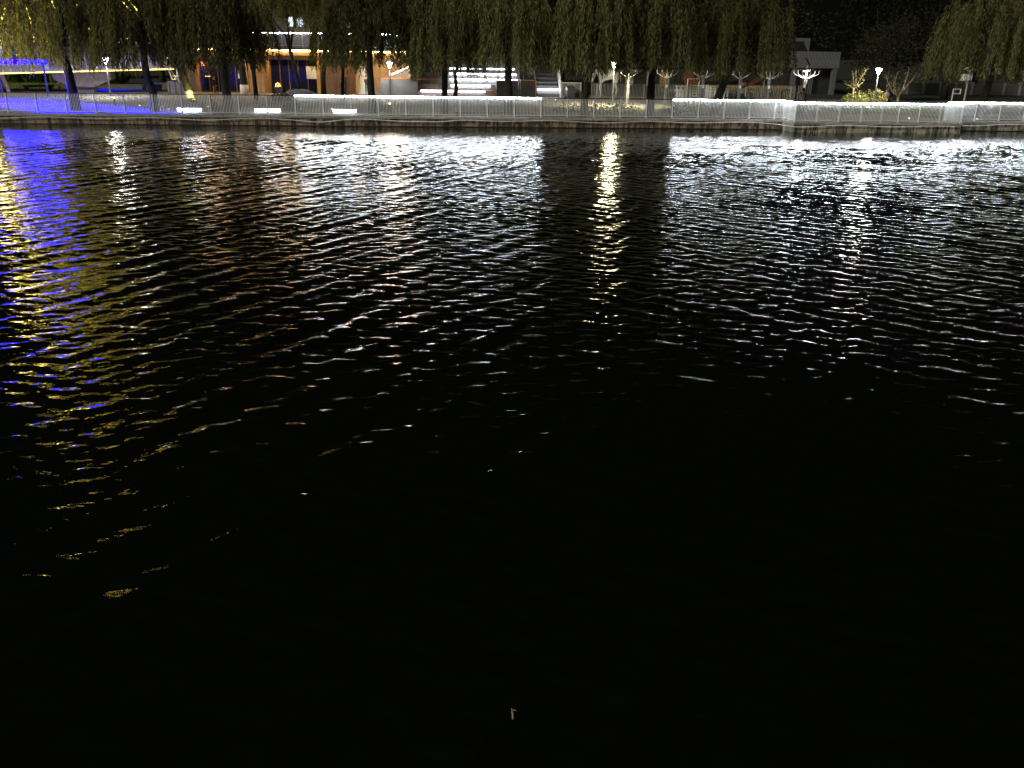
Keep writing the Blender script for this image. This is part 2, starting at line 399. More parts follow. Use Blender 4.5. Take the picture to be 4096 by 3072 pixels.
# ------------------------------------------------------------------ trees
def leaves_mesh(name, P, D, ln, wd, g):
    """kite-shaped leaves at points P pointing along D"""
    n = len(P)
    D = D / np.linalg.norm(D, axis=1, keepdims=True)
    r = g.normal(size=(n, 3)); side = np.cross(D, r); side /= np.linalg.norm(side, axis=1, keepdims=True) + 1e-9
    nrm = np.cross(D, side)
    ln = ln * g.uniform(0.65, 1.3, (n, 1)); wd = wd * g.uniform(0.7, 1.3, (n, 1))
    V = np.stack([P, P + D * ln * .45 + side * wd * .5 + nrm * wd * .12, P + D * ln, P + D * ln * .45 - side * wd * .5 + nrm * wd * .12], 1).reshape(-1, 3)
    me = bpy.data.meshes.new(name); me.vertices.add(4 * n); me.vertices.foreach_set('co', V.astype(np.float32).ravel())
    me.loops.add(4 * n); me.loops.foreach_set('vertex_index', np.arange(4 * n, dtype=np.int32))
    me.polygons.add(n); me.polygons.foreach_set('loop_start', np.arange(0, 4 * n, 4, dtype=np.int32))
    me.update(calc_edges=True); return me

def willow(label, base, seed, r=3.0, top=7.6, bot=2.35, fork=2.7, tr=0.2, lean=(0, 0), n=330, bark='bark', lime=0.0, leaf='leaf', dens=1.0, slim=False, name='willow_tree', cdx=0.0):
    g = np.random.default_rng(seed)
    t = empty(name, (base[0], base[1], 0), 0, label, 'tree', 'willows on the promenade')
    lx, ly = lean
    path = [(0, 0, -0.05), (lx * .12 + g.normal() * .03, ly * .12, fork * .3), (lx * .5 + g.normal() * .05, ly * .5, fork * .68), (lx, ly, fork)]
    rad = [tr * 1.25, tr * 1.0, tr * .9, tr * .8]
    tk = MB().tube(path, rad, 10)
    limbs = []
    k = 4 if slim else 7
    for i in range(k):
        a = 2 * PI * i / k + g.normal() * .3
        rr = r * g.uniform(.45, .8); hz = fork + (top - fork) * g.uniform(.45, .9)
        P = [Vector((lx, ly, fork - .12))]
        for s in (.3, .62, 1):
            P.append(Vector((lx + cdx * s + math.cos(a) * rr * s ** 1.25 + g.normal() * .08, ly + math.sin(a) * rr * s ** 1.25, fork + (hz - fork) * s ** .8)))
        tk.tube(P, [tr * .6, tr * .42, tr * .28, tr * .1], 7); limbs.append(P)
    tk.build('trunk', M[bark], t, smooth=True)
    if lime:
        q_ = [Vector(path[0]), Vector(path[1]).lerp(Vector(path[0]), max(0, 1 - lime / (fork * .3)))]
        MB().tube([q_[0], q_[1]], [tr * 1.27, tr * 1.1], 12).build('limewash_band', M['lime'], t, smooth=True)
    # hanging strands
    P = []; D = []
    for i in range(int(n * 1.35)):
        if i % 6 == 0: ba, bq, bz = g.uniform(0, 2 * PI), math.sqrt(g.uniform(0.02, 1.0)), g.uniform()
        rr = r * bq + g.normal() * .1; a = ba + g.normal() * .1 / max(.4, rr); rr = min(max(rr, .05), r * 1.05)
        q_ = min(1, rr / r)
        dome = bot + 1.2 + (top - bot - 1.2) * math.sqrt(max(0, 1 - .8 * q_ * q_))
        ze = bot + (g.gamma(1.2, .5) * .8 + bz * .35 if bz < .55 else (bz - .5) * 2 * max(.5, dome - bot - 1.2) + g.normal() * .2) + (0.2 * math.sin(3 * a + seed) + .2 * math.sin(5 * a + 2 * seed))
        Ls = g.uniform(1.3, 3.4); zs = min(dome, ze + Ls); Ls = max(.6, zs - ze)
        sx, sy = math.cos(a) * rr, math.sin(a) * rr
        m_ = max(4, int(Ls / .07 * dens))
        s = np.linspace(0.02, 1, m_) + g.normal(size=m_) * .01
        out = .35 * np.sqrt(np.clip(s, 0, 1)) * (0.3 + q_)
        wob = g.uniform(-.12, .12)
        pts_ = np.stack([lx + cdx + sx + math.cos(a) * out + wob * s * s + g.normal(size=m_) * .035,
                         ly + sy + math.sin(a) * out + g.normal(size=m_) * .035, zs - Ls * s ** 1.15], 1)
        dr = np.stack([g.normal(size=m_) * .3 + math.cos(a) * .15, g.normal(size=m_) * .3 + math.sin(a) * .15, -np.abs(g.normal(size=m_) * .3 + 1.0)], 1)
        P.append(pts_); D.append(dr)
    P = np.concatenate(P); D = np.concatenate(D)
    link('crown', leaves_mesh('crown', P, D, 0.27, 0.05, g), M[leaf], t)
    return t

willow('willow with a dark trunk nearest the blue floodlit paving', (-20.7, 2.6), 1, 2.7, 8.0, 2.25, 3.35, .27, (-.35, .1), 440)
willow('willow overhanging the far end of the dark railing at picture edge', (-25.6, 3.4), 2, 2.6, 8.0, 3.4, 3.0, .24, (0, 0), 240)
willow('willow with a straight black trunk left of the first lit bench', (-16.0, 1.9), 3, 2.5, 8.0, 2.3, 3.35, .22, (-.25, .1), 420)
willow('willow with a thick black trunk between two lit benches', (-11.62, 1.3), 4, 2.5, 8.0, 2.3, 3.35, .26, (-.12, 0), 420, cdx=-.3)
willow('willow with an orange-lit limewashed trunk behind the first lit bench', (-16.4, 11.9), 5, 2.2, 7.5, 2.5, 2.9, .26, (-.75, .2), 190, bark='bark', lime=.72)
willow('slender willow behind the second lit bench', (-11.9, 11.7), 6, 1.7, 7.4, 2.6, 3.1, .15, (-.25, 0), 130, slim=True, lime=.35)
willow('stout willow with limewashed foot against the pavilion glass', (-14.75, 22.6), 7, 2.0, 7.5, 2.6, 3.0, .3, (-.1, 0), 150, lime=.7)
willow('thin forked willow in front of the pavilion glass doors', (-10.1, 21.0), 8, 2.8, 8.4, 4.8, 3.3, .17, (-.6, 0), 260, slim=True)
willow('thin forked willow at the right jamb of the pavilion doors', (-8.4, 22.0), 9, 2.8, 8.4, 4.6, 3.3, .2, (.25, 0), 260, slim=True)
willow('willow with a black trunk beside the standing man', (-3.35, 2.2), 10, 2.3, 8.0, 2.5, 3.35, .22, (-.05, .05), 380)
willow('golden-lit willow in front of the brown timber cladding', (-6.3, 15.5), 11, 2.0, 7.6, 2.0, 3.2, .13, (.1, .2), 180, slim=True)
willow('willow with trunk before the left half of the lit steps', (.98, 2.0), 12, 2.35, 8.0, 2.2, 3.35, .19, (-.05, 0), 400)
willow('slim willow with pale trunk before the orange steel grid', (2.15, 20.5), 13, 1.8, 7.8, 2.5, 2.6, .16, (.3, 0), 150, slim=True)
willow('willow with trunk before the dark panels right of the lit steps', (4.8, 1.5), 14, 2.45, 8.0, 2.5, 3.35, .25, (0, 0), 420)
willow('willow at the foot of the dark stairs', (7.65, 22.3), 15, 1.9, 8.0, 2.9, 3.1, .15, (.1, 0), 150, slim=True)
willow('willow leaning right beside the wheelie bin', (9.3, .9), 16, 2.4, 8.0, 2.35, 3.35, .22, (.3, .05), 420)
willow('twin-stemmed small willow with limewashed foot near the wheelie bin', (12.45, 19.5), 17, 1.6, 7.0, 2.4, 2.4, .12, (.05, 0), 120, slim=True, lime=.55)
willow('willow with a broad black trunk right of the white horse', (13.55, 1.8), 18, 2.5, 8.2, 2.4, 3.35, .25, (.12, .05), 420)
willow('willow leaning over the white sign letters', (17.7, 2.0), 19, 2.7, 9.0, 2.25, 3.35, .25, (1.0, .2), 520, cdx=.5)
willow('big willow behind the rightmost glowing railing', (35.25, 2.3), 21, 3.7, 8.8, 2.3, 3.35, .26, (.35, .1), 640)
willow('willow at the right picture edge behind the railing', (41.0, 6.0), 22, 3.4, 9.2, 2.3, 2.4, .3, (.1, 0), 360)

def bushy(label, base, seed, r, z0, z1, trunk=.12, n=2200, leaf='leaf_dark', ln=.26, wd=.13, bark='bark', name='broadleaf_tree', group='trees behind the promenade', stems=1):
    g = np.random.default_rng(seed)
    t = empty(name, (base[0], base[1], 0), 0, label, 'tree', group)
    cz = (z0 + z1) / 2; hz = (z1 - z0) / 2
    mb = MB(); ends = []
    for i in range(max(1, stems)):
        a0 = 2 * PI * i / max(1, stems) + .4
        off = .0 if stems == 1 else .28 * r
        fk = Vector((math.cos(a0) * off, math.sin(a0) * off * .5, z0 * .9 + .25 * hz))
        mb.tube([(0, 0, -.05), tuple(Vector((0, 0, z0 * .3))), tuple(fk)], [trunk * 1.2, trunk, trunk * .7], 8)
        for j in range(5):
            a = a0 + 2 * PI * j / 5 + g.normal() * .3; e = Vector((math.cos(a) * r * .6, math.sin(a) * r * .6, cz + hz * g.uniform(-.1, .6)))
            mid = fk.lerp(e, .5) + Vector((g.normal() * .1, g.normal() * .1, .12))
            mb.tube([fk, mid, e], [trunk * .55, trunk * .36, trunk * .12], 6); ends.append(e)
    mb.build('trunk', M[bark], t, smooth=True)
    K = 26
    cl = g.normal(size=(K, 3)); cl /= np.linalg.norm(cl, axis=1, keepdims=True); cl *= (g.uniform(.25, .95, (K, 1)))
    cs = cl * [r, r, hz] + [0, 0, cz]
    which = g.integers(0, K, n)
    P = cs[which] + g.normal(size=(n, 3)) * [r * .2, r * .2, hz * .2]
    D = g.normal(size=(n, 3)) + (P - [0, 0, cz]) / r * .6 + [0, 0, -.25]
    link('crown', leaves_mesh('crown', P, D, ln, wd, g), M[leaf], t)
    return t

bg_trees = [(-46, 46, 5), (-36, 52, 5.5), (-27, 44, 4.6), (-17, 50, 5.5), (-8, 47, 5), (1, 44, 5), (9, 50, 5.5), (17, 42, 4.8), (25, 46, 5), (33, 58, 5),
            (44, 62, 5.5), (50, 46, 5), (57, 41, 4.6), (64, 50, 5.5), (72, 44, 5)]
words = ['first', 'second', 'third', 'fourth', 'fifth', 'sixth', 'seventh', 'eighth', 'ninth', 'tenth', 'eleventh', 'twelfth', 'thirteenth', 'fourteenth', 'fifteenth']
for i, (x, y, r) in enumerate(bg_trees):
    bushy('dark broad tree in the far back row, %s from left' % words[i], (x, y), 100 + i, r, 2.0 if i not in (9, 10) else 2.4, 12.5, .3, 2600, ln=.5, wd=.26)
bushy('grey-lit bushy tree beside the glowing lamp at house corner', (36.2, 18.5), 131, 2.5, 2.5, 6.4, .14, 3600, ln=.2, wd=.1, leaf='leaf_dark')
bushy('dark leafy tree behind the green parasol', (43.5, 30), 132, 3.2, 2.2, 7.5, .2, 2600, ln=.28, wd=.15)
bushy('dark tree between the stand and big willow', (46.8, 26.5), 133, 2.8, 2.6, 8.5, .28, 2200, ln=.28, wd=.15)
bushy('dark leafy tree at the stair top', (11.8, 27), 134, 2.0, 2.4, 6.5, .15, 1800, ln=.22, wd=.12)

# small ornamental trees by the right lamp
def small_tree(label, base, seed, limbs, leaves, hgt):
    g = np.random.default_rng(seed)
    t = empty('small_tree', (base[0], base[1], 0), 0, label, 'tree', 'small ornamental trees by the lamp')
    mb = MB().tube([(0, 0, -.05), (.03, 0, hgt * .6), (0, 0, hgt)], [.085, .07, .075], 9)
    P = []
    for L in limbs:
        pts_ = [Vector((0, 0, hgt - .06))] + [Vector((x, y, z)) for x, y, z in L]
        mb.tube(pts_, [.05] + [.036] * (len(L) - 1) + [.014], 7)
        for k in range(leaves):
            i = g.integers(max(1, len(pts_) - 2), len(pts_)); s = g.uniform(0, 1)
            P.append(np.array(pts_[i - 1].lerp(pts_[i], s)) + g.normal(size=3) * .13 + [0, 0, .1])
    mb.build('trunk', M['bark_pale'], t, smooth=True)
    P = np.array(P); link('crown', leaves_mesh('crown', P, g.normal(size=P.shape) + [0, 0, -.3], .16, .09, g), M['leaf_yellow'], t)
small_tree('bare-limbed small tree forking low right of the lamp', (33.6, 9.8), 41,
           [[(-.5, 0, 1.25), (-.95, .1, 2.0), (-1.2, 0, 2.4)], [(-.25, .1, 1.3), (-.42, 0, 1.95), (-.3, .1, 2.55)], [(-.55, -.1, 1.7), (-.5, 0, 2.3)], [(.25, 0, 1.5), (.42, 0, 2.3), (.5, .1, 2.8)], [(.4, .1, 1.4), (.85, 0, 2.1), (1.15, 0, 2.6)]], 26, .95)
small_tree('small branching tree left of the lamp over yellow shrubs', (32.0, 13.6), 42,
           [[(-.35, 0, 1.5), (-.75, .1, 1.65)], [(-.1, .05, 1.9), (-.28, 0, 2.5)], [(.1, 0, 1.8), (.0, .1, 2.6)], [(.35, 0, 1.85), (.62, .1, 2.3), (.8, 0, 2.7)], [(.3, -.1, 1.5), (.75, 0, 1.9)]], 34, 1.35)

def shrub(label, c, rx, ry, h, seed, n=500, leaf='leaf_green', ln=.13, wd=.07, name='shrub', group='low shrubs on the promenade'):
    g = np.random.default_rng(seed)
    t = empty(name, (c[0], c[1], 0), 0, label, 'shrub', group)
    a = g.uniform(0, 2 * PI, n); q_ = np.sqrt(g.uniform(0, 1, n)); z = h * g.uniform(.05, 1, n) * np.sqrt(1 - .75 * q_ ** 2)
    lump = 1 + .18 * np.sin(4 * a + seed)
    P = np.stack([rx * q_ * np.cos(a) * lump, ry * q_ * np.sin(a), z * lump], 1)
    D = g.normal(size=(n, 3)) * .7 + np.stack([np.cos(a) * q_, np.sin(a) * q_, np.full(n, .5)], 1)
    link('foliage', leaves_mesh('foliage', P, D, ln, wd, g), M[leaf], t)
    mb = MB()
    for i in range(7):
        b = g.uniform(0, 2 * PI); mb.tube([(0, 0, 0), (rx * .3 * math.cos(b), ry * .3 * math.sin(b), h * .45), (rx * .6 * math.cos(b), ry * .6 * math.sin(b), h * .75)], [.02, .014, .006], 5)
    mb.build('stem', M['bark'], t)
    return t
shrub('loose leafy shrub left of the leaning willow behind the unlit railing', (8.6, 2.8), .9, .6, .6, 201, 300)
shrub('broken leafy shrub right of the leaning willow behind the unlit railing', (10.4, 3.0), .8, .5, .6, 202, 280)
shrub('dense dark shrub midway along the unlit railing', (12.0, 3.3), 1.1, .6, .72, 203, 620)
shrub('sparse twiggy shrub below the second canopy stand', (16.3, 4.6), 1.2, .7, .6, 204, 420)
shrub('low yellowish shrub at the start of the second glowing railing', (15.2, 3.2), .7, .5, .4, 205, 260)
shrub('yellow-lit shrub below the left small tree', (32.1, 13.2), 1.0, .6, 1.0, 206, 900, 'leaf_yellow', .15, .08)
shrub('yellow-lit shrub at the foot of the glowing lamp', (33.6, 13.4), 1.1, .6, 1.15, 207, 1000, 'leaf_yellow', .15, .08)
shrub('rounded dark topiary bush left of the lit railing start', (-10.15, 12.8), .75, .6, .6, 208, 700, 'leaf_dark')
shrub('dark low bush left of the second lit bench', (-12.6, 2.2), .35, .25, .45, 209, 260, 'leaf_dark')
shrub('dark low bush right of the second lit bench', (-8.3, 3.6), .5, .3, .5, 210, 300, 'leaf_dark')
shrub('green low bush between third lit bench and willow trunk', (-3.0, 3.1), .7, .4, .4, 211, 420, 'grass')

def blades(name, label, x0, x1, y0, y1, n, h, leaf, seed, cat='grass'):
    g = np.random.default_rng(seed)
    P = np.stack([g.uniform(x0, x1, n), g.uniform(y0, y1, n), np.full(n, .004)], 1)
    D = np.stack([g.normal(size=n) * .35, g.normal(size=n) * .35, np.ones(n)], 1)
    o = link(name, leaves_mesh(name, P, D, h, h * .16, g), M[leaf])
    return tag(o, label, cat, kind='stuff')
blades('grass_strip', 'bright green grass strip behind the platform railing', 27.6, 38.5, 5.2, 9.5, 9000, .22, 'grass', 301)
blades('lawn_grass', 'grass bank under the footbridge', -46, -30.5, 25, 36, 5000, .2, 'grass', 302)
blades('ornamental_grass', 'tan ornamental grass standing behind the white picket fence', 23.6, 30.4, 21.7, 22.8, 5200, .95, 'reed', 303)
blades('hedge_mass', 'dark hedge beyond the lawn under the bridge', -46, -29, 37, 39, 4000, 1.3, 'leaf_green', 304, 'hedge')
tag(MB().add([(27.2, 5.0, .004), (30.5, 5.0, .004), (30.0, 12, .004), (26.5, 12, .004)], [(0, 1, 2, 3)]).build('path', M['concrete']), 'pale sandy path beside the grass strip', 'path', kind='structure')

# ------------------------------------------------------------------ footbridge on the left
b = empty('footbridge', (-40, 19.0, 0), math.atan2(3.0, 21.0), 'grey box-girder footbridge with amber edge lights and lit stay cables', 'bridge')
BL = 21.0
def gz_(s): return 1.42 + (s - 8) * 0.035
mb = MB()
N = 14
for i in range(N):
    s0, s1 = BL * i / N, BL * (i + 1) / N
    a0, a1 = gz_(s0), gz_(s1)
    mb.add([(s0, 0, a0), (s1, 0, a1), (s1, 0, 2.9), (s0, 0, 2.9), (s0, 3.2, a0), (s1, 3.2, a1), (s1, 3.2, 2.9), (s0, 3.2, 2.9)],
           [(0, 1, 2, 3), (7, 6, 5, 4), (3, 2, 6, 7), (4, 5, 1, 0)])
mb.add([(BL, 0, gz_(BL)), (BL, 3.2, gz_(BL)), (BL, 3.2, 2.9), (BL, 0, 2.9), (0, 0, gz_(0)), (0, 3.2, gz_(0)), (0, 3.2, 2.9), (0, 0, 2.9)], [(0, 1, 2, 3), (7, 6, 5, 4)])
M['girder'] = mat('girder_paint', (0.3, 0.28, 0.28), .6, var=.08, scale=1.5)
mb.build('girder', M['girder'], b)
MB().bar((0, -.03, gz_(0) - .02), (BL, -.03, gz_(BL) - .02), .05, .07).build('edge_light', M['led_yellow'], b)
MB().box(0, BL, -.12, .0, 2.9, 3.0).build('deck_edge', M['post'], b)
MB().bar((0, .02, 4.0), (BL, .02, 4.0), .06, .05).build('handrail_light', M['led_yellow'], b)
MB().bar((0, .02, 3.72), (BL, .02, 3.72), .04, .035).build('rail_light', M['led_yellow'], b)
bp_ = MB().box(-.012, .012, -.012, .012, 3.0, 3.72).mesh('baluster'); bp_.materials.append(M['post'])
for i in range(int(BL / .13)): link('baluster', bp_, None, b, (.06 + i * .13, .02, 0))
bpost = MB().box(-.04, .04, -.03, .03, 3.0, 3.98).mesh('rail_post'); bpost.materials.append(M['post'])
for i in range(12): link('rail_post', bpost, None, b, (.5 + i * 1.8, .05, 0))
lp = MB().box(-.16, .16, -.025, .0, -.19, .19).mesh('light_panel'); lp.materials.append(M['white'])
for i in range(12):
    s = .8 + i * 1.72; link('light_panel', lp, None, b, (s, -.002, gz_(s) + .38))
# pier under the girder, a tapering hammerhead
MB().add([(11.2, .6, 1.55), (15.4, .6, 1.66), (15.5, .6, 1.0), (14.2, .6, .42), (12.6, .6, .42), (11.3, .6, .95),
          (11.2, 2.6, 1.55), (15.4, 2.6, 1.66), (15.5, 2.6, 1.0), (14.2, 2.6, .42), (12.6, 2.6, .42), (11.3, 2.6, .95)],
         [(5, 4, 3, 2, 1, 0), (6, 7, 8, 9, 10, 11), (0, 1, 7, 6), (1, 2, 8, 7), (2, 3, 9, 8), (3, 4, 10, 9), (4, 5, 11, 10), (5, 0, 6, 11)]).build('pier_head', M['concrete'], b)
MB().box(12.75, 14.05, .9, 2.3, -.05, .42).build('pier_stem', M['concrete'], b)
MB().tube([(7.4, 1.6, 1.4), (7.75, 1.6, 0)], [.16, .14], 10).build('raking_strut', M['white'], b)
# mast and stays (local coordinates: x along the deck)
inv = Matrix.Rotation(-math.atan2(3.0, 21.0), 4, 'Z')
def loc(x, y, z): return tuple(inv @ (Vector((x, y, z)) - Vector((-40, 19.0, 0))))
apex = (-25.9, 8.0, 16.2)
for dy, r_ in ((-.12, .13), (1.2, .1)):
    MB().tube([loc(-28.0, 6.0 + dy, 0), loc(-24.95, 6.0 + dy * .8, 5.6), loc(-24.2, 6.3, 7.2)], [r_ * 1.2, r_, r_ * .8], 10).build('raking_strut', M['white'], b, smooth=True)
MB().tube([loc(-27.9, 5.68, .3), loc(-24.95, 5.72, 5.6), loc(-24.2, 6.05, 7.2)], .06, 6).build('strut_light', M['led_cable'], b)
MB().tube([loc(-28.6, 8.0, 0), loc(-27.4, 8.0, 7.0), loc(*apex)], [.4, .34, .2], 12).build('mast', M['white'], b, smooth=True)
MB().tube([loc(-28.5, 7.55, .5), loc(-27.9, 7.58, 4.0), loc(-27.0, 7.6, 9.0)], .14, 6).build('mast_light', M['led_mast'], b)
for (x, y, z) in ((-25.4, 21.2, 4.0), (-27.3, 20.9, 4.0), (-29.5, 20.6, 4.0), (-20.0, 21.6, 2.3), (-19.55, 22.0, 2.5), (-36, 19.6, 4.0)):
    MB().tube([loc(*apex), loc(x, y, z)], .036, 6).build('stay_cable', M['led_cable'], b)

pt = empty('planter', (-33.2, 13.6, 0), 0.28, 'long raised planter glowing blue in front of the footbridge', 'planter')
g = np.random.default_rng(61)
MB().box(0, 6.6, 0, .5, 2.2, 2.42).build('trough', M['grey'], pt)
MB().box(.3, .42, .18, .3, 0, 2.2).box(3.3, 3.42, .18, .3, 0, 2.2).box(6.2, 6.32, .18, .3, 0, 2.2).build('support_post', M['grey'], pt)
MB().box(0.02, 6.58, -.03, -.002, 2.2, 2.5).build('blue_light', M['led_blue'], pt)
n = 1500
P = np.stack([g.uniform(0, 6.6, n), g.uniform(-.05, .5, n), 2.42 + g.uniform(0, .34, n) * (1 + .3 * np.sin(g.uniform(0, 6.6, n)))], 1)
link('foliage', leaves_mesh('foliage', P, g.normal(size=(n, 3)) + [0, 0, .4], .14, .08, g), M['leaf_green'], pt)
bl_ = (0.002, 0.0, 1.0)
fl = empty('floodlight', (-31.0, 13.0, 0), 0, 'blue floodlight on a short post beside the glowing planter', 'floodlight')
MB().tube([(0, 0, 0), (0, 0, 2.75)], .04, 8).build('pole', M['post'], fl)
MB().box(-.2, .2, -.12, .08, 2.75, 3.0).build('housing', M['black'], fl)
MB().box(-.17, .17, -.14, -.122, 2.78, 2.97).build('lens', M['led_blue'], fl)
lamp('blue_flood', 'SPOT', (0, -.3, 2.85), 70000, bl_, fl, .12, (2.6, -3.6, 0), 64, .15)
fl2 = empty('floodlight', (-29.0, 24.3, 0), 0, 'blue floodlight on a post below the footbridge girder', 'floodlight')
MB().tube([(0, 0, 0), (0, 0, 1.25)], .05, 8).build('pole', M['post'], fl2)
MB().box(-.15, .15, -.1, .1, 1.25, 1.42).build('housing', M['black'], fl2)
MB().box(.152, .17, -.08, .08, 1.27, 1.40).build('lens', M['led_blue'], fl2)
lamp('blue_flood', 'SPOT', (.25, 0, 1.34), 1600, bl_, fl2, .1, (1.6, .9, 0), 60, .3)

def yflood(label, loc_, tgt, e, ang=100):
    f = empty('floodlight', loc_, 0, label, 'floodlight', 'amber uplights')
    MB().box(-.14, .14, -.14, .14, 0, .16).build('housing', M['black'], f)
    MB().box(-.11, .11, -.11, .11, .162, .17).build('lens', M['led_yellow'], f)
    lamp('amber_beam', 'SPOT', (0, 0, .26), e, (1.0, .86, .24), f, .3, Vector(tgt) - Vector(loc_), ang, .6)
yflood('added amber uplight at the foot of the raking mast', (-27.6, 1.0, 0.0), (-20, 2.5, 8), 2400, 76)  # added lamp, throws yellow light onto the left crowns
yflood('added amber uplight on top of the cable anchor block', (-19.55, 20.25, .95), (-18.5, 12, 9), 1800, 80)  # added lamp, gives the golden streak on the water
yflood('small amber uplight at the limewashed trunk', (-16.0, 11.2, 0), (-16.5, 12.0, 1.2), 130, 100)
yflood('small amber uplight before the brown cladding', (-6.6, 17.2, 0), (-6.4, 15.6, 3.2), 260, 90)

a = empty('cable_anchor', (-19.4, 20.6, 0), .12, 'concrete block carrying a white tubular lattice where the stay cables end', 'anchor')
MB().box(-.75, .65, -.5, .6, -.02, .95).build('block', M['concrete'], a)
for i in range(3): MB().box(-.62 + i * .42, -.5 + i * .42, -.506, -.5, 0, .9).build('groove_strip', M['grey'], a)
tops = [(-.62, -.2, 2.15), (.45, -.1, 2.15), (-.1, .4, 2.2)]; feet = [(-.3, -.25, .94), (.35, -.25, .94), (.05, .35, .94)]
for i in range(3):
    MB().tube([feet[i], tops[i]], .045, 8).build('strut', M['white'], a)
    MB().tube([feet[i], tops[(i + 1) % 3]], .028, 8).build('brace', M['white'], a)
    MB().tube([tops[i], tops[(i + 1) % 3]], .03, 8).build('brace', M['white'], a)
ring = [(.35 * math.cos(k * PI / 8) + .03, .3 * math.sin(k * PI / 8), 1.36) for k in range(17)]
MB().tube(ring, .028, 6, cap=False).build('ring', M['white'], a)

t = empty('bench', (-31.3, 24.2, 0), .7, 'dark blue-lit bench slab at the lawn edge', 'bench')
MB().box(-1.1, 1.1, -.25, .25, .28, .42).build('seat', M['dark'], t)
MB().box(-1.0, -.8, -.2, .2, 0, .28).build('leg', M['dark'], t); MB().box(.8, 1.0, -.2, .2, 0, .28).build('leg', M['dark'], t)
t = empty('signpost', (-30.4, 26.0, 0), 0, 'slim blue-lit post with a small plate at lawn end', 'post')
MB().tube([(0, 0, 0), (0, 0, 1.38)], .06, 8).build('pole', M['post'], t); MB().box(-.14, .14, -.09, -.062, .42, .55).build('plate', M['white'], t)
t = empty('goal_frame', (-23.0, 26.8, 0), .1, 'small white tubular goal frame with green side box', 'frame')
MB().tube([(-.6, 0, 0), (-.6, 0, .55), (.65, 0, .55), (.65, 0, 0)], .045, 8).build('tube_frame', M['white'], t)
MB().box(-.95, -.66, -.1, .2, 0, .5).build('green_box', mat('green_plastic', (.06, .16, .03), .5), t)
MB().box(-.52, .58, .2, .23, 0, .46).build('back_board', M['dark'], t)

# ------------------------------------------------------------------ timber pavilion
BR = -math.atan2(1.78, 16.2)
pv = empty('timber_pavilion', (-20.0, 24.9, 0), BR, 'two-storey timber pavilion with lit balcony and glazed doors', 'building')
MB().box(0, 1.05, 0, .3, 0, 2.62).build('wall_panel', mat('olive_render', (.3, .27, .17), .85, var=.1), pv)
MB().box(0, 18.6, 3.2, 3.4, 0, 3.5).build('back_wall', M['grey'], pv)
MB().box(0, 18.6, 0.31, 3.2, .005, .03).build('floor_slab', M['concrete'], pv)
MB().box(-.1, 18.7, -.55, 3.4, 3.36, 3.6).build('balcony_slab', M['concrete'], pv)
MB().box(-.1, 18.7, -.3, .0, 2.93, 3.36).build('fascia', M['wood_dark'], pv)
MB().box(-.05, 18.65, -.05, .2, 2.62, 2.93).build('header_beam', M['wood_frame'], pv)
MB().box(0, 18.6, -.53, -.5, 3.30, 3.335).build('facade_light', M['led_amber'], pv)
MB().box(0, 18.6, -.34, -.31, 3.15, 3.2).build('conduit', M['wood_frame'], pv)
MB().box(-.12, -.002, 0, 3.4, 0, 3.355).build('side_wall', M['concrete'], pv); MB().box(18.602, 18.68, 0.3, 3.4, 0, 3.355).build('side_wall', M['concrete'], pv)
for u, wd in ((1.0, .28), (5.05, .22), (6.95, .22), (11.0, .26), (14.2, .2), (15.3, .2), (18.45, .22)):
    MB().box(u, u + wd, -.06, .22, 0, 2.62).build('timber_post', M['wood_frame'], pv)
def boards(u0, u1, mt, z0=0.02, z1=2.6, wdt=.185):
    n = max(1, int(round((u1 - u0) / wdt))); wdt = (u1 - u0) / n
    me = MB().box(.007, wdt - .007, 0, .06, z0, z1).mesh('board')
    for i in range(n): link('board', me, mt, pv, (u0 + i * wdt, .04 + rnd.uniform(0, .012), 0))
    MB().box(u0, u1, .12, .2, z0, z1).build('backing', M['dark'], pv)
boards(5.28, 6.94, M['wood']); boards(11.27, 14.19, M['wood_dark']); boards(15.52, 18.44, M['wood'], .45)
MB().box(15.52, 18.44, -.02, .2, 0, .43).build('plinth', M['stone'], pv)
MB().box(14.41, 15.29, .1, .16, .02, 2.6).build('door', M['white'], pv)
def bay(u0, u1, n):
    wdt = (u1 - u0) / n
    for i in range(n):
        f_ = MB().box(u0 + i * wdt + .04, u0 + (i + 1) * wdt - .04, .14, .16, .1, 2.58).build('pane', M['glass'], pv)
    for i in range(n + 1):
        MB().box(u0 + i * wdt - .035, u0 + i * wdt + .035, .1, .2, 0, 2.62).build('mullion', M['wood_dark'], pv)
    MB().box(u0, u1, .1, .2, 0, .09).build('threshold', M['dark'], pv)
bay(1.32, 5.02, 5); bay(7.2, 10.97, 5)
MB().box(10.15, 10.98, -.02, .01, 1.16, 2.12).build('notice_board', M['white'], pv)
MB().box(4.5, 4.78, -.02, .01, 1.1, 1.68).build('notice_board', M['white'], pv)
MB().box(5.07, 5.27, -.1, -.07, 1.1, 1.82).build('notice_board', M['white'], pv)
MB().box(8.95, 9.25, -.44, -.37, 3.08, 3.36).build('floodlight_case', M['black'], pv)
MB().box(9.0, 9.2, -.455, -.442, 3.13, 3.3).build('floodlight_glass', M['white'], pv)
# red neon letters N N in the doorway
for k in range(2):
    u = 1.55 + k * .34
    MB().bar((u, .06, 2.05), (u, .06, 2.36), .03).bar((u, .06, 2.36), (u + .2, .06, 2.05), .03).bar((u + .2, .06, 2.05), (u + .2, .06, 2.36), .03).build('neon_letter', M['neon'], pv)
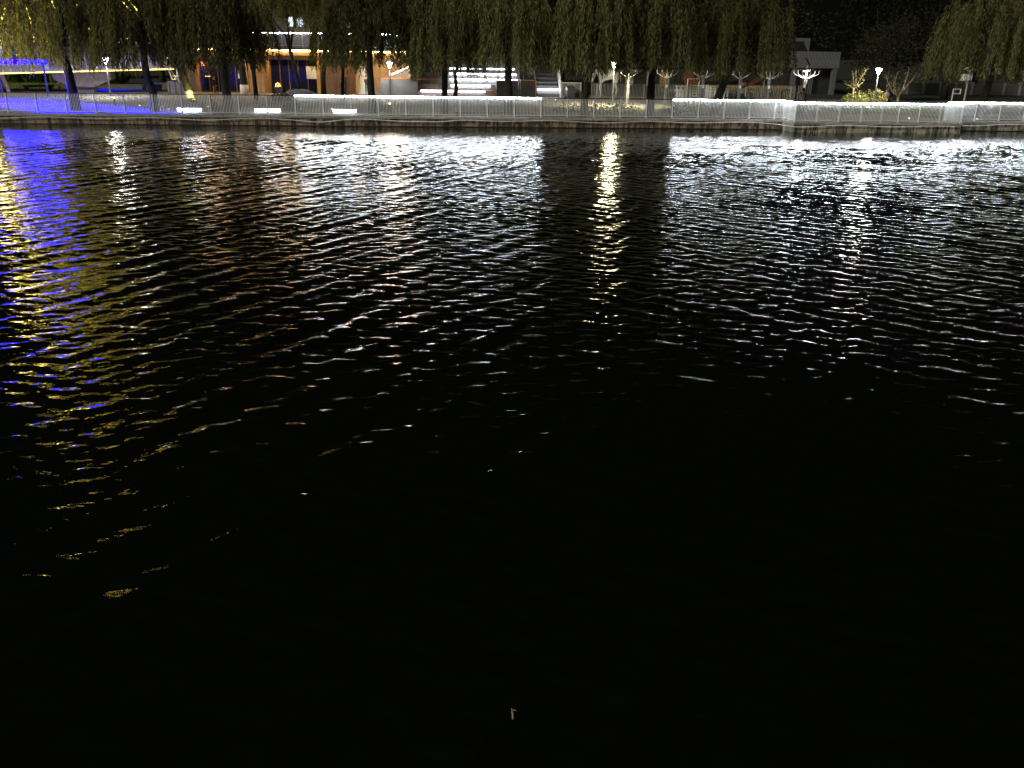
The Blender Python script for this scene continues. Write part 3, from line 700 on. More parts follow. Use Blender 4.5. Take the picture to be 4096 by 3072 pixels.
# warm light pieces behind the glass line
g = np.random.default_rng(71)
for k in range(9):
    u = 7.42 + g.uniform(0, .55); z = .5 + g.uniform(0, .3)
    MB().lathe([(.02, -.05), (.05, 0), (.03, .06), (.0, .08)], (u, .02, z), 6).build('flower_light', M['amber_small'], pv)
MB().box(7.35, 8.1, -.08, .08, 0, .48).build('flower_box', M['dark'], pv)
for u in (1.75, 1.95, 2.05): MB().box(u, u + .1, .07, .1, 1.2, 1.25).build('pendant_light', M['amber_small'], pv)
# balcony railing is part of the pavilion
MB().box(-.05, 18.65, -.53, -.47, 4.62, 4.66).build('balcony_handrail', M['rail'], pv)
MB().box(-.05, 18.65, -.545, -.533, 4.615, 4.64).build('balcony_light', M['led'], pv)
MB().box(-.05, 18.65, -.52, -.48, 3.66, 3.7).build('balcony_bottom_rail', M['metal'], pv)
bpk = MB().box(-.014, .014, -.512, -.498, 3.7, 4.62).mesh('baluster'); bpk.materials.append(M['metal'])
for i in range(196): link('baluster', bpk, None, pv, (.0 + i * .095, 0, 0))
bps = MB().box(-.03, .03, -.53, -.47, 3.6, 4.62).mesh('rail_post'); bps.materials.append(M['metal'])
for i in range(12): link('rail_post', bps, None, pv, (.03 + i * 1.686, 0, 0))
# stair rail on the right flank of the pavilion
sr = empty('stair_railing', (-2.95, 22.6, 0), 0, 'white glowing sloped stair railing at the pavilion end', 'railing')
MB().bar((0, 0, 1.63), (1.42, 0, 2.24), .05).build('handrail', M['white'], sr)
MB().bar((0, -.03, 1.6), (1.42, -.03, 2.21), .03).build('led_strip', M['led_step'], sr)
for i in range(13):
    x = .03 + i * .115; MB().box(x - .014, x + .014, -.01, .01, 1.3, 1.61 + x * .43).build('picket', M['metal'], sr)
MB().box(1.38, 1.5, -.04, .04, 1.2, 2.26).build('post', M['white'], sr)
MB().box(-.05, 1.55, -.1, .1, 0, 1.3).build('stair_flank', M['stone'], sr)
# upper house behind the balcony
uh = empty('upper_house', (-21, 31, 0), 0, 'pale upper house with lit windows seen above the balcony', 'building')
MB().box(0, 17, 0, 6, 0, 6.6).build('wall', M['grey'], uh)
MB().box(-.4, 17.4, -.5, 6.4, 6.6, 6.85).build('roof', M['dark'], uh)
for u, wdt, z0, z1 in ((.6, 1.2, 4.6, 5.1), (2.3, 1.0, 4.65, 5.0), (8.7, 1.6, 5.2, 6.05), (13.2, 1.1, 4.9, 5.7)):
    f_ = MB().box(u, u + wdt, -.05, .02, z0, z1).build('window', M['white'], uh); MB().box(u + .07, u + wdt - .07, -.062, -.052, z0 + .07, z1 - .07).build('pane', M['window_glow'], f_)

# ------------------------------------------------------------------ lit grandstand steps
gs = empty('grandstand', (0, 0, 0), 0, 'stepped stone seating with white light strips under the treads', 'grandstand')
tiers = [(23.0, 0.42), (23.9, .84), (24.8, 1.27), (25.7, 1.70), (26.6, 2.1), (27.5, 2.5), (28.4, 3.0)]
bx = MB().box(.008, .612, 0, .12, .01, .39).mesh('riser_block')
for i, (y, z) in enumerate(tiers):
    MB().box(-1.35, 8.2, y, y + .93, 0 if i == 0 else z - .44, z - .06).build('tier_body', M['stone'], gs)
    MB().box(-1.4, 8.25, y - .1, y + .9, z - .058, z).build('tread', M['stone'], gs)
    if i >= 4:
        for k in range(15): link('riser_block', bx, M['stone'], gs, (-1.3 + k * .63, y - .125 + rnd.uniform(0, .02), z - .46))
for (i, x0, x1) in ((0, -.6, 4.7), (1, 1.9, 5.2), (2, 1.84, 7.55), (3, 1.85, 7.55), (4, 1.85, 7.5)):
    y, z = tiers[i]; x = x0
    while x < x1 - .1:
        x2 = min(x1, x + rnd.choice((.7, 1.1, 1.5)))
        MB().box(x, x2 - .03, y - .135, y - .104, z - .10, z - .005).build('step_light', M['led_step'], gs); x = x2
w1 = empty('ramp_wall', (-3.8, 21.6, 0), 0, 'plain grey wall with thin orange coping left of the lit steps', 'wall')
MB().box(0, 2.95, 0, .3, 0, 1.3).build('panel', M['grey'], w1); MB().box(-.02, 2.97, -.02, .32, 1.302, 1.36).build('coping', M['orange'], w1)
for nm, x0, x1, lab in (('left', 5.55, 7.3, 'wide dark panel wall right of the lit steps'), ('right', 7.5, 8.75, 'dark orange-edged panel beside the dark stairs')):
    w2 = empty('panel_wall', (x0, 21.6, 0), 0, lab, 'wall')
    MB().box(0, x1 - x0, 0, .25, 0, 1.3).build('panel', M['dark'], w2)
    if nm == 'right':
        MB().box(-.02, x1 - x0 + .06, -.03, .28, 1.302, 1.36).build('edge_bar', M['orange'], w2); MB().box(x1 - x0 + .002, x1 - x0 + .06, -.03, .28, 0, 1.3).build('edge_bar', M['orange'], w2)
def grid(label, x0, x1, z0, z1, dx, zs, y):
    r = empty('steel_grid', (0, y, 0), 0, label, 'railing', 'orange steel grid railings')
    for z in zs: MB().box(x0, x1, -.02, .02, z - .018, z + .018).build('grid_bar', M['orange'], r)
    n = int(round((x1 - x0) / dx)); me = MB().box(-.016, .016, -.018, .018, z0, z1).mesh('grid_bar'); me.materials.append(M['orange'])
    for i in range(n + 1): link('grid_bar', me, None, r, (x0 + (x1 - x0) * i / n, .04, 0))
grid('low square-meshed orange railing at the foot of the lit steps', -1.0, 5.5, 0.0, .62, .19, (.04, .22, .42, .60), 21.9)
grid('upper long-meshed orange railing across the lit steps', -.83, 5.5, .85, 1.32, .55, (.86, 1.3), 22.0)

st = empty('dark_stairs', (8.95, 22.0, 0), 0, 'dark stair flight rising between panel wall and white balustrade', 'stairs')
for i in range(8):
    MB().box(0, 1.85, i * .34, 3.6, i * .3 + (.001 if i else 0), (i + 1) * .3).build('step', M['dark' if i > 1 else 'grey'], st)
MB().box(0.02, 1.9, -.06, -.01, .55, .68).build('step_light', M['led_step'], st)
bs = empty('stair_balustrade', (10.85, 21.9, 0), 0, 'white stepped balustrade climbing beside the dark stairs', 'balustrade')
for i in range(11):
    h0 = .1 + i * .3
    MB().box(-.02, .1, i * .34, i * .34 + .31, max(0, h0 - .35), h0 + .95).build('slat_panel', M['white'], bs)

# ------------------------------------------------------------------ wheelie bin
wb = empty('wheelie_bin', (11.5, 21.0, 0), .1, 'dark blue-grey wheelie bin by the white picket fence', 'bin')
MB().add([(-.24, -.27, .06), (.24, -.27, .06), (.24, .27, .06), (-.24, .27, .06), (-.31, -.34, .86), (.31, -.34, .86), (.31, .34, .86), (-.31, .34, .86)],
         [(3, 2, 1, 0), (4, 5, 6, 7), (0, 1, 5, 4), (1, 2, 6, 5), (2, 3, 7, 6), (3, 0, 4, 7)]).build('body', M['bin'], wb)
MB().add([(-.34, -.37, .865), (.34, -.37, .865), (.34, .36, .865), (-.34, .36, .865), (-.3, -.3, .94), (.3, -.3, .94), (.3, .3, .97), (-.3, .3, .97)],
         [(3, 2, 1, 0), (4, 5, 6, 7), (0, 1, 5, 4), (1, 2, 6, 5), (2, 3, 7, 6), (3, 0, 4, 7)]).build('lid', M['bin'], wb)
for s in (-1, 1): MB().tube([(s * .26, .3, .1), (s * .32, .3, .1)], .1, 12).build('wheel', M['black'], wb)

# ------------------------------------------------------------------ white picket fence behind
def pfence(label, a, b, posts, per, mt, h=1.15, fine=False):
    a = Vector((*a, 0)); b = Vector((*b, 0)); L = (b - a).length
    r = empty('picket_fence', a, math.atan2(b.y - a.y, b.x - a.x), label, 'fence', 'white picket fences behind the promenade')
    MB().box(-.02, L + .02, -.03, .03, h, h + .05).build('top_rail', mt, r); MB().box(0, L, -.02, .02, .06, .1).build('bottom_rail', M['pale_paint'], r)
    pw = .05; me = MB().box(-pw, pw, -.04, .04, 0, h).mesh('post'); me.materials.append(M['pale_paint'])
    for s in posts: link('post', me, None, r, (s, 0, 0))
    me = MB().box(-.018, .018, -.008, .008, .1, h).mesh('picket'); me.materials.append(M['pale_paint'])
    n = int(L / per)
    for i in range(n):
        s = (i + .5) * L / n
        if min([abs(s - q_) for q_ in posts] + [9]) > .06: link('picket', me, None, r, (s, 0, 0))
pfence('short pale fence panel beside the wheelie bin', (10.95, 21.7), (12.5, 21.4), [0, .5, 1.0, 1.55], .07, M['white'])
pfence('white picket fence with brown rail in front of the horse', (13.3, 21.3), (18.2, 21.3), [0.5, 2.85, 4.4], .115, M['rust'])
pfence('white picket fence with brown rail behind the sign letters', (18.25, 21.3), (24.0, 21.3), [.3, 2.6, 4.9], .125, M['rust'])
pfence('white picket fence with brown rail before the tan grass', (24.05, 21.3), (31.5, 21.3), [.2, 2.3, 4.3, 6.2, 7.4], .14, M['rust'])

# ------------------------------------------------------------------ street lamps
def street_lamp(label, base, h, warm=False, e=90, r=.05, flare=True, col=None, pt=.7):
    o = empty('street_lamp', (*base, 0), 0, label, 'street lamp', 'flared promenade lamps')
    MB().lathe([(.11, 0), (.11, .03), (r * 1.15, .08), (r, h * .5), (r * .9, h - .5)], n=12).build('pole', M['dark'], o, smooth=True)
    MB().lathe([(.07, h - .5), (.085, h - .42), (.07, h - .38)], n=12).build('collar', M['dark'], o)
    MB().lathe([(.065, h - .38), (.085, h - .24), (.17, h - .1), (.23, h - .02), (.2, h + .015), (.0, h + .02)], n=16).build('lamp_shade', M['lamp_warm' if warm else 'lamp_glow'], o, smooth=True)
    lamp('bulb', 'SPOT', (0, -.55, h - .12), e * 7, col or ((1, .86, .5) if warm else (1, .95, .84)), o, .15, (0, -.6, 0), 145, .5)
    lamp('bulb', 'POINT', (0, -.02, h + .25), e * pt, col or ((1, .86, .5) if warm else (1, .95, .84)), o, .3)
street_lamp('flared lamp on a slim pole by the footbridge pier', (-23.4, 17.0), 2.64, e=45)
street_lamp('flared lamp in front of the grey wall left of the steps', (-3.0, 20.6), 2.55, e=25)
street_lamp('warm lamp among leaves in front of the white horse', (13.35, 12.5), 2.92, True, 120, pt=1.3)
street_lamp('bright flared lamp between the two small trees', (33.15, 12.4), 2.75, e=70, pt=1.2)

def bollard(label, base, h=.52):
    o = empty('bollard_light', (*base, 0), 0, label, 'bollard', 'dark bollard lights')
    MB().lathe([(.06, 0), (.06, h - .1)], n=10).build('body', M['black'], o); MB().lathe([(.055, h - .098), (.055, h - .04)], n=10).build('lens', M['stud'], o); MB().lathe([(.065, h - .038), (.065, h)], n=10).build('cap', M['black'], o)
bollard('dark bollard light left of the first lit bench', (-20.0, 7.3)); bollard('dark bollard light behind the lit railing mid-length', (-2.4, 4.0)); bollard('dark bollard light standing in the grass strip', (28.95, 4.75), .56)

def lit_bench(label, x0, x1, y):
    o = empty('lit_bench', ((x0 + x1) / 2, y, 0), rnd.uniform(-.02, .02), label, 'bench', 'box benches with light strips')
    h = (x1 - x0) / 2
    MB().box(-h, h, 0, .5, .2, .47).build('seat_block', M['grey'], o); MB().box(-h + .06, h - .06, .08, .45, 0, .2).build('plinth', M['grey'], o)
    MB().box(-h + .03, h - .03, .02, .078, .07, .195).build('light_strip', M['led_bench'], o)
lit_bench('lit box bench right of the orange-lit trunk', -14.72, -13.28, 1.75); lit_bench('lit box bench left of where the glowing railing starts', -10.3, -8.75, 1.9); lit_bench('lit box bench behind the glowing railing near the willow', -5.7, -4.3, 1.95)
STUDS = [(-22.2, 5.2, 'on the blue floodlit paving'), (-18.9, 5.6, 'between the first two dark trunks, nearer the quay'), (-18.3, 6.8, 'between the first two dark trunks, farther from the quay'),
         (-16.9, 5.5, 'left of the second dark trunk'), (-14.0, 6.5, 'behind the first lit bench'), (-12.9, 6.8, 'between first lit bench and thick black trunk'), (-8.0, 4.9, 'at the start of the first glowing railing'),
         (-6.1, 5.2, 'left of the third lit bench'), (9.1, 6.1, 'right behind the leaning willow by the bin'), (12.6, 16.0, 'left below the white horse'), (15.2, 16.2, 'right below the white horse'), (10.0, 18.4, 'before the wheelie bin'),
         (16.2, 5.8, 'below the second canopy stand'), (18.9, 6.4, 'below the sign letters'), (21.9, 1.2, 'at the inner platform corner'), (30.2, 1.6, 'on the paving at the far platform end'), (34.6, 1.4, 'left of the last willow trunk')]
for x, y, where in STUDS:
    o = empty('ground_stud', (x, y, 0), 0, 'tiny warm ground stud light ' + where, 'stud light', 'ground stud lights')
    MB().lathe([(.06, .002), (.06, .02)], n=10).build('ring', M['metal'], o); MB().lathe([(.045, .021), (.03, .035)], n=8).build('lens', M['stud'], o)

# ------------------------------------------------------------------ umbrella-shaped solar stands
def stand(label, x, y, h=1.85, rr=.78, lit=False, panel=False, seed=0):
    o = empty('canopy_stand', (x, y, 0), 0, label, 'canopy stand', 'branching canopy stands')
    pm = M['white'] if lit else M['post']
    MB().add([(-.1, -.08, 0), (.1, -.08, 0), (.1, .08, 0), (-.1, .08, 0), (-.085, -.07, h), (.085, -.07, h), (.085, .07, h), (-.085, .07, h)],
             [(3, 2, 1, 0), (4, 5, 6, 7), (0, 1, 5, 4), (1, 2, 6, 5), (2, 3, 7, 6), (3, 0, 4, 7)]).build('post', pm, o)
    MB().lathe([(.06, h), (.055, h + .62)], n=10).build('mast', M['white'], o)
    for k in range(6):
        a_ = 2 * PI * k / 6 + .3 + seed
        c_, s_ = math.cos(a_), math.sin(a_)
        MB().tube([(c_ * .04, s_ * .04, h + .06), (c_ * .2, s_ * .2, h + .09), (c_ * rr * .86, s_ * rr * .86, h + .34), (c_ * rr * .95, s_ * rr * .95, h + .44), (c_ * rr * .95, s_ * rr * .95, h + .62)], .026, 6).build('arm', M['white'], o, smooth=True)
    MB().lathe([(rr * 1.08, h + .62), (rr * 1.12, h + .645), (rr * .7, h + .69), (0.02, h + .72)], n=24).build('canopy', M['wood_dark' if lit else 'parasol'], o, smooth=True)
    pl_ = MB().box(-.075, .075, -.1, -.086, 1.22, 1.44).build('placard', M['white'], o); MB().lathe([(.0, 0), (.035, 0), (.035, .004), (0, .004)], n=8).build('mark', M['black'], pl_)
    if lit:
        MB().lathe([(.2, h + .585), (.2, h + .612)], n=16).build('downlight', M['lamp_glow'], o)
        lamp('bulb', 'POINT', (0, -.22, h + .5), 30, (.9, .96, 1), o, .12)
    if panel:
        MB().tube([(0, 0, h + .7), (0, 0, h + .95)], .025, 6).build('panel_pole', M['white'], o)
        p_ = MB().add([(-.35, -.3, h + 1.42), (.05, -.3, h + .92), (.32, .3, h + .98), (-.08, .3, h + 1.48), (-.32, -.3, h + 1.45), (.08, -.3, h + .95), (.35, .3, h + 1.01), (-.05, .3, h + 1.51)],
             [(3, 2, 1, 0), (4, 5, 6, 7), (0, 1, 5, 4), (1, 2, 6, 5), (2, 3, 7, 6), (3, 0, 4, 7)]).build('solar_panel', M['solar'], o)
    return o
YS = 13.2
stand('grey canopy stand nearest the white horse', 14.6, YS, seed=.1); stand('grey canopy stand left of the white sign letters', 17.45, YS, seed=.5); stand('grey canopy stand in the middle of the sign letters', 20.2, YS, seed=.25)
stand('grey canopy stand by the parked scooter', 23.0, YS, seed=.8); stand('grey canopy stand beside the brown slide', 25.2, YS, rr=.95, seed=.6); stand('brightly lit white canopy stand with tilted solar panel', 26.85, 10.5, 1.98, .92, True, True, .15)

# ------------------------------------------------------------------ white sign letters
def letter(label, x, strokes, wdt=.95):
    o = empty('sign_letter', (x, 15.0, 0), 0, label, 'sign letter', 'large white cut-out sign characters')
    mb = MB()
    for i, (x0, x1, z0, z1) in enumerate(strokes):
        mb.box(x0 * wdt, x1 * wdt, -.05 - i * .0015, .05 + i * .0015, .42 + z0 * .95, .42 + z1 * .95)
    mb.build('character', M['white'], o)
    MB().box(0.02, wdt - .02, -.1, .1, 0, .1).build('base_plate', M['post'], o)
    for s in (.2, .8): MB().box(s * wdt - .025, s * wdt + .025, -.03, .03, .1, .44).build('leg', M['post'], o)
letter('first white sign character, with four stout legs', 18.62, [(0, .95, .84, .94), (.08, .2, .62, .9), (.38, .56, .62, .9), (.74, .9, .62, .97), (0, 1, .52, .63), (.1, .26, 0, .54), (.32, .46, .06, .54), (.56, .72, 0, .54), (.8, .94, .06, .54)])
letter('second white sign character, with tall bar and ladder strokes', 19.74, [(0, .14, 0, 1), (.22, 1.05, .9, .98), (.22, 1.05, .74, .8), (.22, .3, .1, .98), (.97, 1.06, .1, .98), (.3, 1, .54, .6), (.3, 1, .36, .42), (.22, 1.06, .1, .18), (.55, .64, .18, .74)])
letter('third white sign character, with paired bars and stacked strokes', 20.98, [(0, .12, .05, 1), (.2, .3, .05, 1), (.38, .95, .86, .94), (.38, .95, .7, .76), (.38, .95, .5, .58), (.38, .95, .3, .36), (.38, .95, .14, .2), (.4, .5, 0, .94), (.84, .95, 0, .94)], .85)
letter('fourth white sign character, half hidden by the leaning trunk', 21.95, [(.0, .5, .86, .95), (.1, .4, .62, .7), (.0, .12, .05, .9), (.55, .98, .86, .97), (.55, .98, .66, .74), (.55, .98, .46, .54), (.85, .98, .1, .97), (.55, .68, .05, .5)], .85)

# ------------------------------------------------------------------ skinned figures (people, horse)
def skinned(name, verts, edges, rad, mats, zone, parent, sub=2):
    me = bpy.data.meshes.new(name); me.from_pydata(verts, edges, []); o = bpy.data.objects.new(name + '_src', me); C.objects.link(o)
    md = o.modifiers.new('skin', 'SKIN'); md.use_smooth_shade = True
    for i, r_ in enumerate(rad):
        rr = r_ if hasattr(r_, '__len__') else (r_, r_)
        me.skin_vertices[0].data[i].radius = rr
    me.skin_vertices[0].data[0].use_root = True
    o.modifiers.new('sub', 'SUBSURF').levels = sub
    dg = bpy.context.evaluated_depsgraph_get(); ev = o.evaluated_get(dg)
    m2 = bpy.data.meshes.new_from_object(ev); m2.name = name
    bpy.data.objects.remove(o)
    m2.materials.clear()
    for q_ in mats: m2.materials.append(q_)
    V = np.array(verts); A = np.array([e[0] for e in edges]); B = np.array([e[1] for e in edges])
    for p_ in m2.polygons:
        c_ = np.array(p_.center); ab = V[B] - V[A]; t_ = np.clip(((c_ - V[A]) * ab).sum(1) / ((ab ** 2).sum(1) + 1e-9), 0, 1)
        d_ = np.linalg.norm(V[A] + ab * t_[:, None] - c_, axis=1); k = int(d_.argmin())
        p_.material_index = zone[k]; p_.use_smooth = True
    return link(name, m2, None, parent)

SKIN = mat('skin', (.45, .27, .18), .6, var=.08); HAIR = mat('black_hair', (.012, .01, .01), .5)
def cloth(n, c): return mat(n, c, .85, var=.2, scale=14, bump=.004)
def person(label, loc_, rz, H, jacket, trousers, shoes, pose='stand', hair='short', long_coat=False):
    o = empty('person', loc_, rz, label, 'person', 'people on the promenade')
    k = H / 1.7
    v = []; r_ = []; e = []; z_ = []
    def P(x, y, z, r): v.append((x * k, y * k, z * k)); r_.append(r * k if not hasattr(r, '__len__') else (r[0] * k, r[1] * k)); return len(v) - 1
    def E(a_, b_, zone): e.append((a_, b_)); z_.append(zone)
    # zones 0 jacket 1 trousers 2 shoes 3 skin
    seat = pose == 'sit'; zp = .5 if seat else .92
    pel = P(0, 0, zp, (.16, .12)); wa = P(0, 0, zp + .18, (.14, .105)); ch = P(0, .0, zp + .38, (.17, .12)); nb = P(0, 0, zp + .54, .07); nk = P(0, -.01, zp + .6, .052); hd = P(0, -.03, zp + .7, .088); ht = P(0, -.02, zp + .78, .07)
    E(pel, wa, 0); E(wa, ch, 0); E(ch, nb, 0); E(nb, nk, 3); E(nk, hd, 3); E(hd, ht, 3)
    for s in (-1, 1):
        hip = P(s * .09, 0, zp - .06, .095)
        E(pel, hip, 1 if not long_coat else 0)
        if seat:
            kn = P(s * .12, -.42, zp - .02, .065); an = P(s * .12, -.44, .09, .042); to = P(s * .12, -.6, .04, .038)
        elif pose == 'walk':
            st_ = .24 * s
            kn = P(s * .08, -.13 if s > 0 else -.02, .5, .064); an = P(s * .08, -.34 if s > 0 else .3, .09 if s > 0 else .13, .042); to = P(s * .08, (-.34 if s > 0 else .3) - .16, .05 if s > 0 else .04, .036)
        else:
            kn = P(s * .1, -.015, .49, .064); an = P(s * .11, 0.02, .09, .042); to = P(s * .13, -.15, .04, .037)
        E(hip, kn, 1); E(kn, an, 1); E(an, to, 2)
        sh = P(s * .19, 0, zp + .49, .065)
        E(ch, sh, 0)
        if pose == 'walk':
            el = P(s * .25, .12 if s > 0 else -.04, zp + .24, .048); ha = P(s * .24, .1 if s > 0 else -.24, zp + .02 + (.1 if s < 0 else 0), .034)
        elif pose == 'phone':
            el = P(s * .24, -.06, zp + .22, .048); ha = P(s * .1, -.32, zp + .36, .034)
        elif pose == 'folded' or seat:
            el = P(s * .26, -.08, zp + .24, .05); ha = P(s * -.04 if not seat else s * .1, -.22 if not seat else -.3, zp + .24 if not seat else zp + .1, .036)
        else:
            el = P(s * .26, .02, zp + .22, .048); ha = P(s * .27, -.05, zp - .02, .034)
        E(sh, el, 0); E(el, ha, 0)
        d_ = (Vector(v[ha]) - Vector(v[el])).normalized(); d_ = d_ / 1.0
        pm = Vector(v[ha]) / k + d_ * .07; pa = P(pm.x, pm.y, pm.z, (.032, .02)); E(ha, pa, 3)
        sd_ = Vector((1, 0, 0)) if abs(d_.x) < .8 else Vector((0, 1, 0))
        for f in range(5):
            off = sd_ * ((f - 2) * .017); ln = (.045, .07, .078, .07, .055)[f]
            tp = pm + off + d_ * ln * (.75 if f == 0 else 1) + (sd_ * -.03 if f == 0 else Vector()); fi = P(tp.x, tp.y, tp.z, .0085); E(pa, fi, 3)
    skinned('body', v, e, r_, [jacket, trousers, shoes, SKIN], z_, o, 1)
    hz = (zp + .745) * k
    prof = [(.02, .1), (.07, .085), (.098, .04), (.1, -.02), (.085, -.06)] if hair == 'short' else [(.02, .1), (.075, .085), (.102, .03), (.105, -.06), (.1, -.2), (.07, -.26)]
    mb = MB().lathe([(a_ * k, b_ * k) for a_, b_ in prof[::-1]], (0, .03 * k, hz), 12); mb.build('hair', HAIR, o, smooth=True)
    MB().add([(-.012 * k, -.115 * k, (zp + .69) * k), (.012 * k, -.115 * k, (zp + .69) * k), (0, -.14 * k, (zp + .695) * k), (0, -.112 * k, (zp + .73) * k)], [(0, 1, 2), (0, 2, 3), (2, 1, 3)]).build('nose', SKIN, o)
    return o
blackj = cloth('black_jacket', (.02, .02, .024)); navy = cloth('dark_teal_coat', (.015, .03, .035)); brownj = cloth('brown_jacket', (.06, .035, .025)); jeans = cloth('grey_jeans', (.12, .14, .17)); tan = cloth('tan_trousers', (.3, .15, .05)); purple = cloth('purple_top', (.09, .03, .16)); beige = cloth('beige_top', (.5, .42, .3)); pink = cloth('pink_coat', (.4, .2, .24)); shoe = cloth('white_shoes', (.65, .6, .55)); dshoe = cloth('dark_shoes', (.03, .03, .03))
person('person in black jacket and tan trousers walking past the pavilion', (-15.4, 15.0, 0), math.radians(75), 1.56, blackj, tan, shoe, 'walk')
wn_ = person('long-haired person in dark coat holding a pale cup by brown cladding', (-6.5, 20.4, 0), math.radians(-75), 1.42, navy, navy, dshoe, 'phone', 'long', True)
person('person in brown jacket with folded arms beside the black trunk', (-4.85, 20.6, 0), math.radians(40), 1.55, brownj, jeans, dshoe, 'folded')
person('person in purple top seen from behind at the exercise frame', (24.75, 5.6, 0), math.radians(170), 1.55, purple, blackj, dshoe, 'stand')
person('dark-haired person in beige top close to the lit stand', (24.45, 4.9, 0), math.radians(200), 1.5, beige, blackj, dshoe, 'phone')
person('person in dark coat seated behind the yellow shrub', (35.75, 17.3, 0), math.radians(30), 1.6, blackj, blackj, dshoe, 'sit')
person('person in pink coat seated behind the yellow shrub', (36.6, 17.4, 0), math.radians(-30), 1.45, pink, jeans, dshoe, 'sit')
tag(MB().lathe([(.03, 0), (.045, .13), (.046, .14)], (-6.82, 20.32, 1.05), 10).build('cup', M['white']), 'pale cup held by the long-haired person', 'cup')
t = empty('park_seat', (36.2, 17.6, 0), 0, 'low dark seat under the two seated people', 'bench')
MB().box(-1.0, 1.0, -.2, .25, .36, .42).build('seat', M['wood_dark'], t); MB().box(-.9, -.8, -.15, .2, 0, .36).build('leg', M['black'], t); MB().box(.8, .9, -.15, .2, 0, .36).build('leg', M['black'], t)

hs = empty('horse_statue', (15.0, 22.8, 0), 0, 'large white horse statue standing behind the picket fence', 'statue')
hv = [(-.1, 0, 1.85), (.62, 0, 1.92), (-.62, 0, 1.75), (-.95, 0, 2.05), (-1.15, 0, 1.95), (-1.3, 0, 1.55), (-1.38, 0, 1.2), (.85, 0, 1.9), (1.02, 0, 1.6), (1.05, 0, 1.2)]
hr = [(.44, .4), (.46, .42), (.42, .36), (.26, .2), (.2, .16), (.19, .13), (.11, .09), .09, .07, .03]
he = [(0, 1), (0, 2), (2, 3), (3, 4), (4, 5), (5, 6), (1, 7), (7, 8), (8, 9)]
for s in (-1, 1):
    for fx, hind in ((-.6, 0), (.66, 1)):
        n = len(hv); sx_ = .06 * s
        if hind: hv += [(fx, s * .2, 1.45), (fx - .06, s * .2, .98), (fx + .14 + sx_, s * .2, .68), (fx + .05 + sx_, s * .2, .16), (fx - .02 + sx_, s * .2, .03)]; hr += [.2, .13, .085, .065, .085]; he += [(1, n)]
        else: hv += [(fx, s * .18, 1.3), (fx - .05 + sx_, s * .18, .85), (fx + sx_, s * .18, .5), (fx + sx_, s * .18, .16), (fx - .05 + sx_, s * .18, .03)]; hr += [.17, .1, .075, .06, .08]; he += [(2, n)]
        he += [(n, n + 1), (n + 1, n + 2), (n + 2, n + 3), (n + 3, n + 4)]
skinned('body', hv, he, hr, [M['white']], [0] * len(he), hs, 2)
for s in (-1, 1): MB().lathe([(.05, 0), (.04, .1), (.0, .2)], (-1.08, s * .08, 2.08), 6).build('ear', M['white'], hs)
MB().box(-1.2, 1.2, -.5, .5, 0.0, .03).build('base_plate', M['concrete'], hs)

# ------------------------------------------------------------------ play equipment, scooter, mound, stands
t = empty('slide', (25.4, 16.5, 0), 0, 'brown sloping slide behind the canopy stands', 'slide')
MB().add([(-.75, -.3, 1.3), (.75, -.3, 2.05), (.75, .3, 2.05), (-.75, .3, 1.3), (-.75, -.3, 1.22), (.75, -.3, 1.9), (.75, .3, 1.9), (-.75, .3, 1.22)], [(0, 1, 2, 3), (7, 6, 5, 4), (0, 4, 5, 1), (2, 6, 7, 3), (1, 5, 6, 2), (3, 7, 4, 0)]).build('chute', M['rust'], t)
MB().bar((-.75, -.33, 1.36), (.75, -.33, 2.14), .05).bar((-.75, .33, 1.36), (.75, .33, 2.14), .05).build('side_rim', M['rust'], t)
MB().lathe([(.34, 0), (.38, .1), (.3, .34), (.12, .38)], (-1.0, 0, 1.22), 14).build('end_drum', M['rust'], t, smooth=True)
for x, z in ((-.95, 1.24), (.6, 1.84)): MB().tube([(x, -.2, 0), (x, -.2, z)], .05, 8).build('leg', M['post'], t); MB().tube([(x, .2, 0), (x, .2, z)], .05, 8).build('leg', M['post'], t)
t = empty('play_disc', (20.9, 18.5, 0), 0, 'big round brown disc on a post behind the sign letters', 'play equipment')
MB().tube([(0, -.06, 1.85), (0, .06, 1.85)], .78, 28).build('disc', M['rust'], t); MB().tube([(0, .1, 0), (0, .1, 1.9)], .06, 8).build('pole', M['post'], t)
t = empty('notice_frame', (20.25, 16.2, 0), 0, 'thin pale rectangular frame behind the sign letters', 'frame')
MB().tube([(-.35, 0, 0), (-.35, 0, 1.75), (.55, 0, 1.78), (.55, 0, 0)], .035, 6).build('tube_frame', M['white'], t)
for lab, x, w_, tex in (('pale banner panel with faint figures right of the horse', 16.75, .62, 0), ('pale banner panel with dark patches behind the broad trunk', 18.6, .75, 1), ('tan banner panel left of the sign letters', 19.75, .8, 2)):
    t = empty('banner_panel', (x, 22.6, 0), 0, lab, 'panel', 'banner panels behind the fence')
    MB().box(-w_ / 2, w_ / 2, 0, .05, 1.0, 2.1).build('sheet', M['white'] if tex < 2 else M['wood'], t)
    if tex == 0: MB().box(-.12, -.02, -.012, -.004, 1.62, 1.85).box(.04, .16, -.012, -.004, 1.62, 1.82).build('figure_print', mat('faded_print', (.4, .25, .2), .8), t)
    if tex == 1: MB().box(-.3, .05, -.012, -.004, 1.2, 1.5).box(.0, .3, -.012, -.004, 1.12, 1.35).build('patch_print', mat('blue_print', (.12, .15, .25), .8), t)
    for s in (-1, 1): MB().box(s * w_ / 2 - .02, s * w_ / 2 + .02, .055, .09, 0, 2.12).build('leg', M['post'], t)
t = empty('kiosk', (17.5, 26.5, 0), 0, 'dark kiosk with pale awning edge behind the horse', 'kiosk')
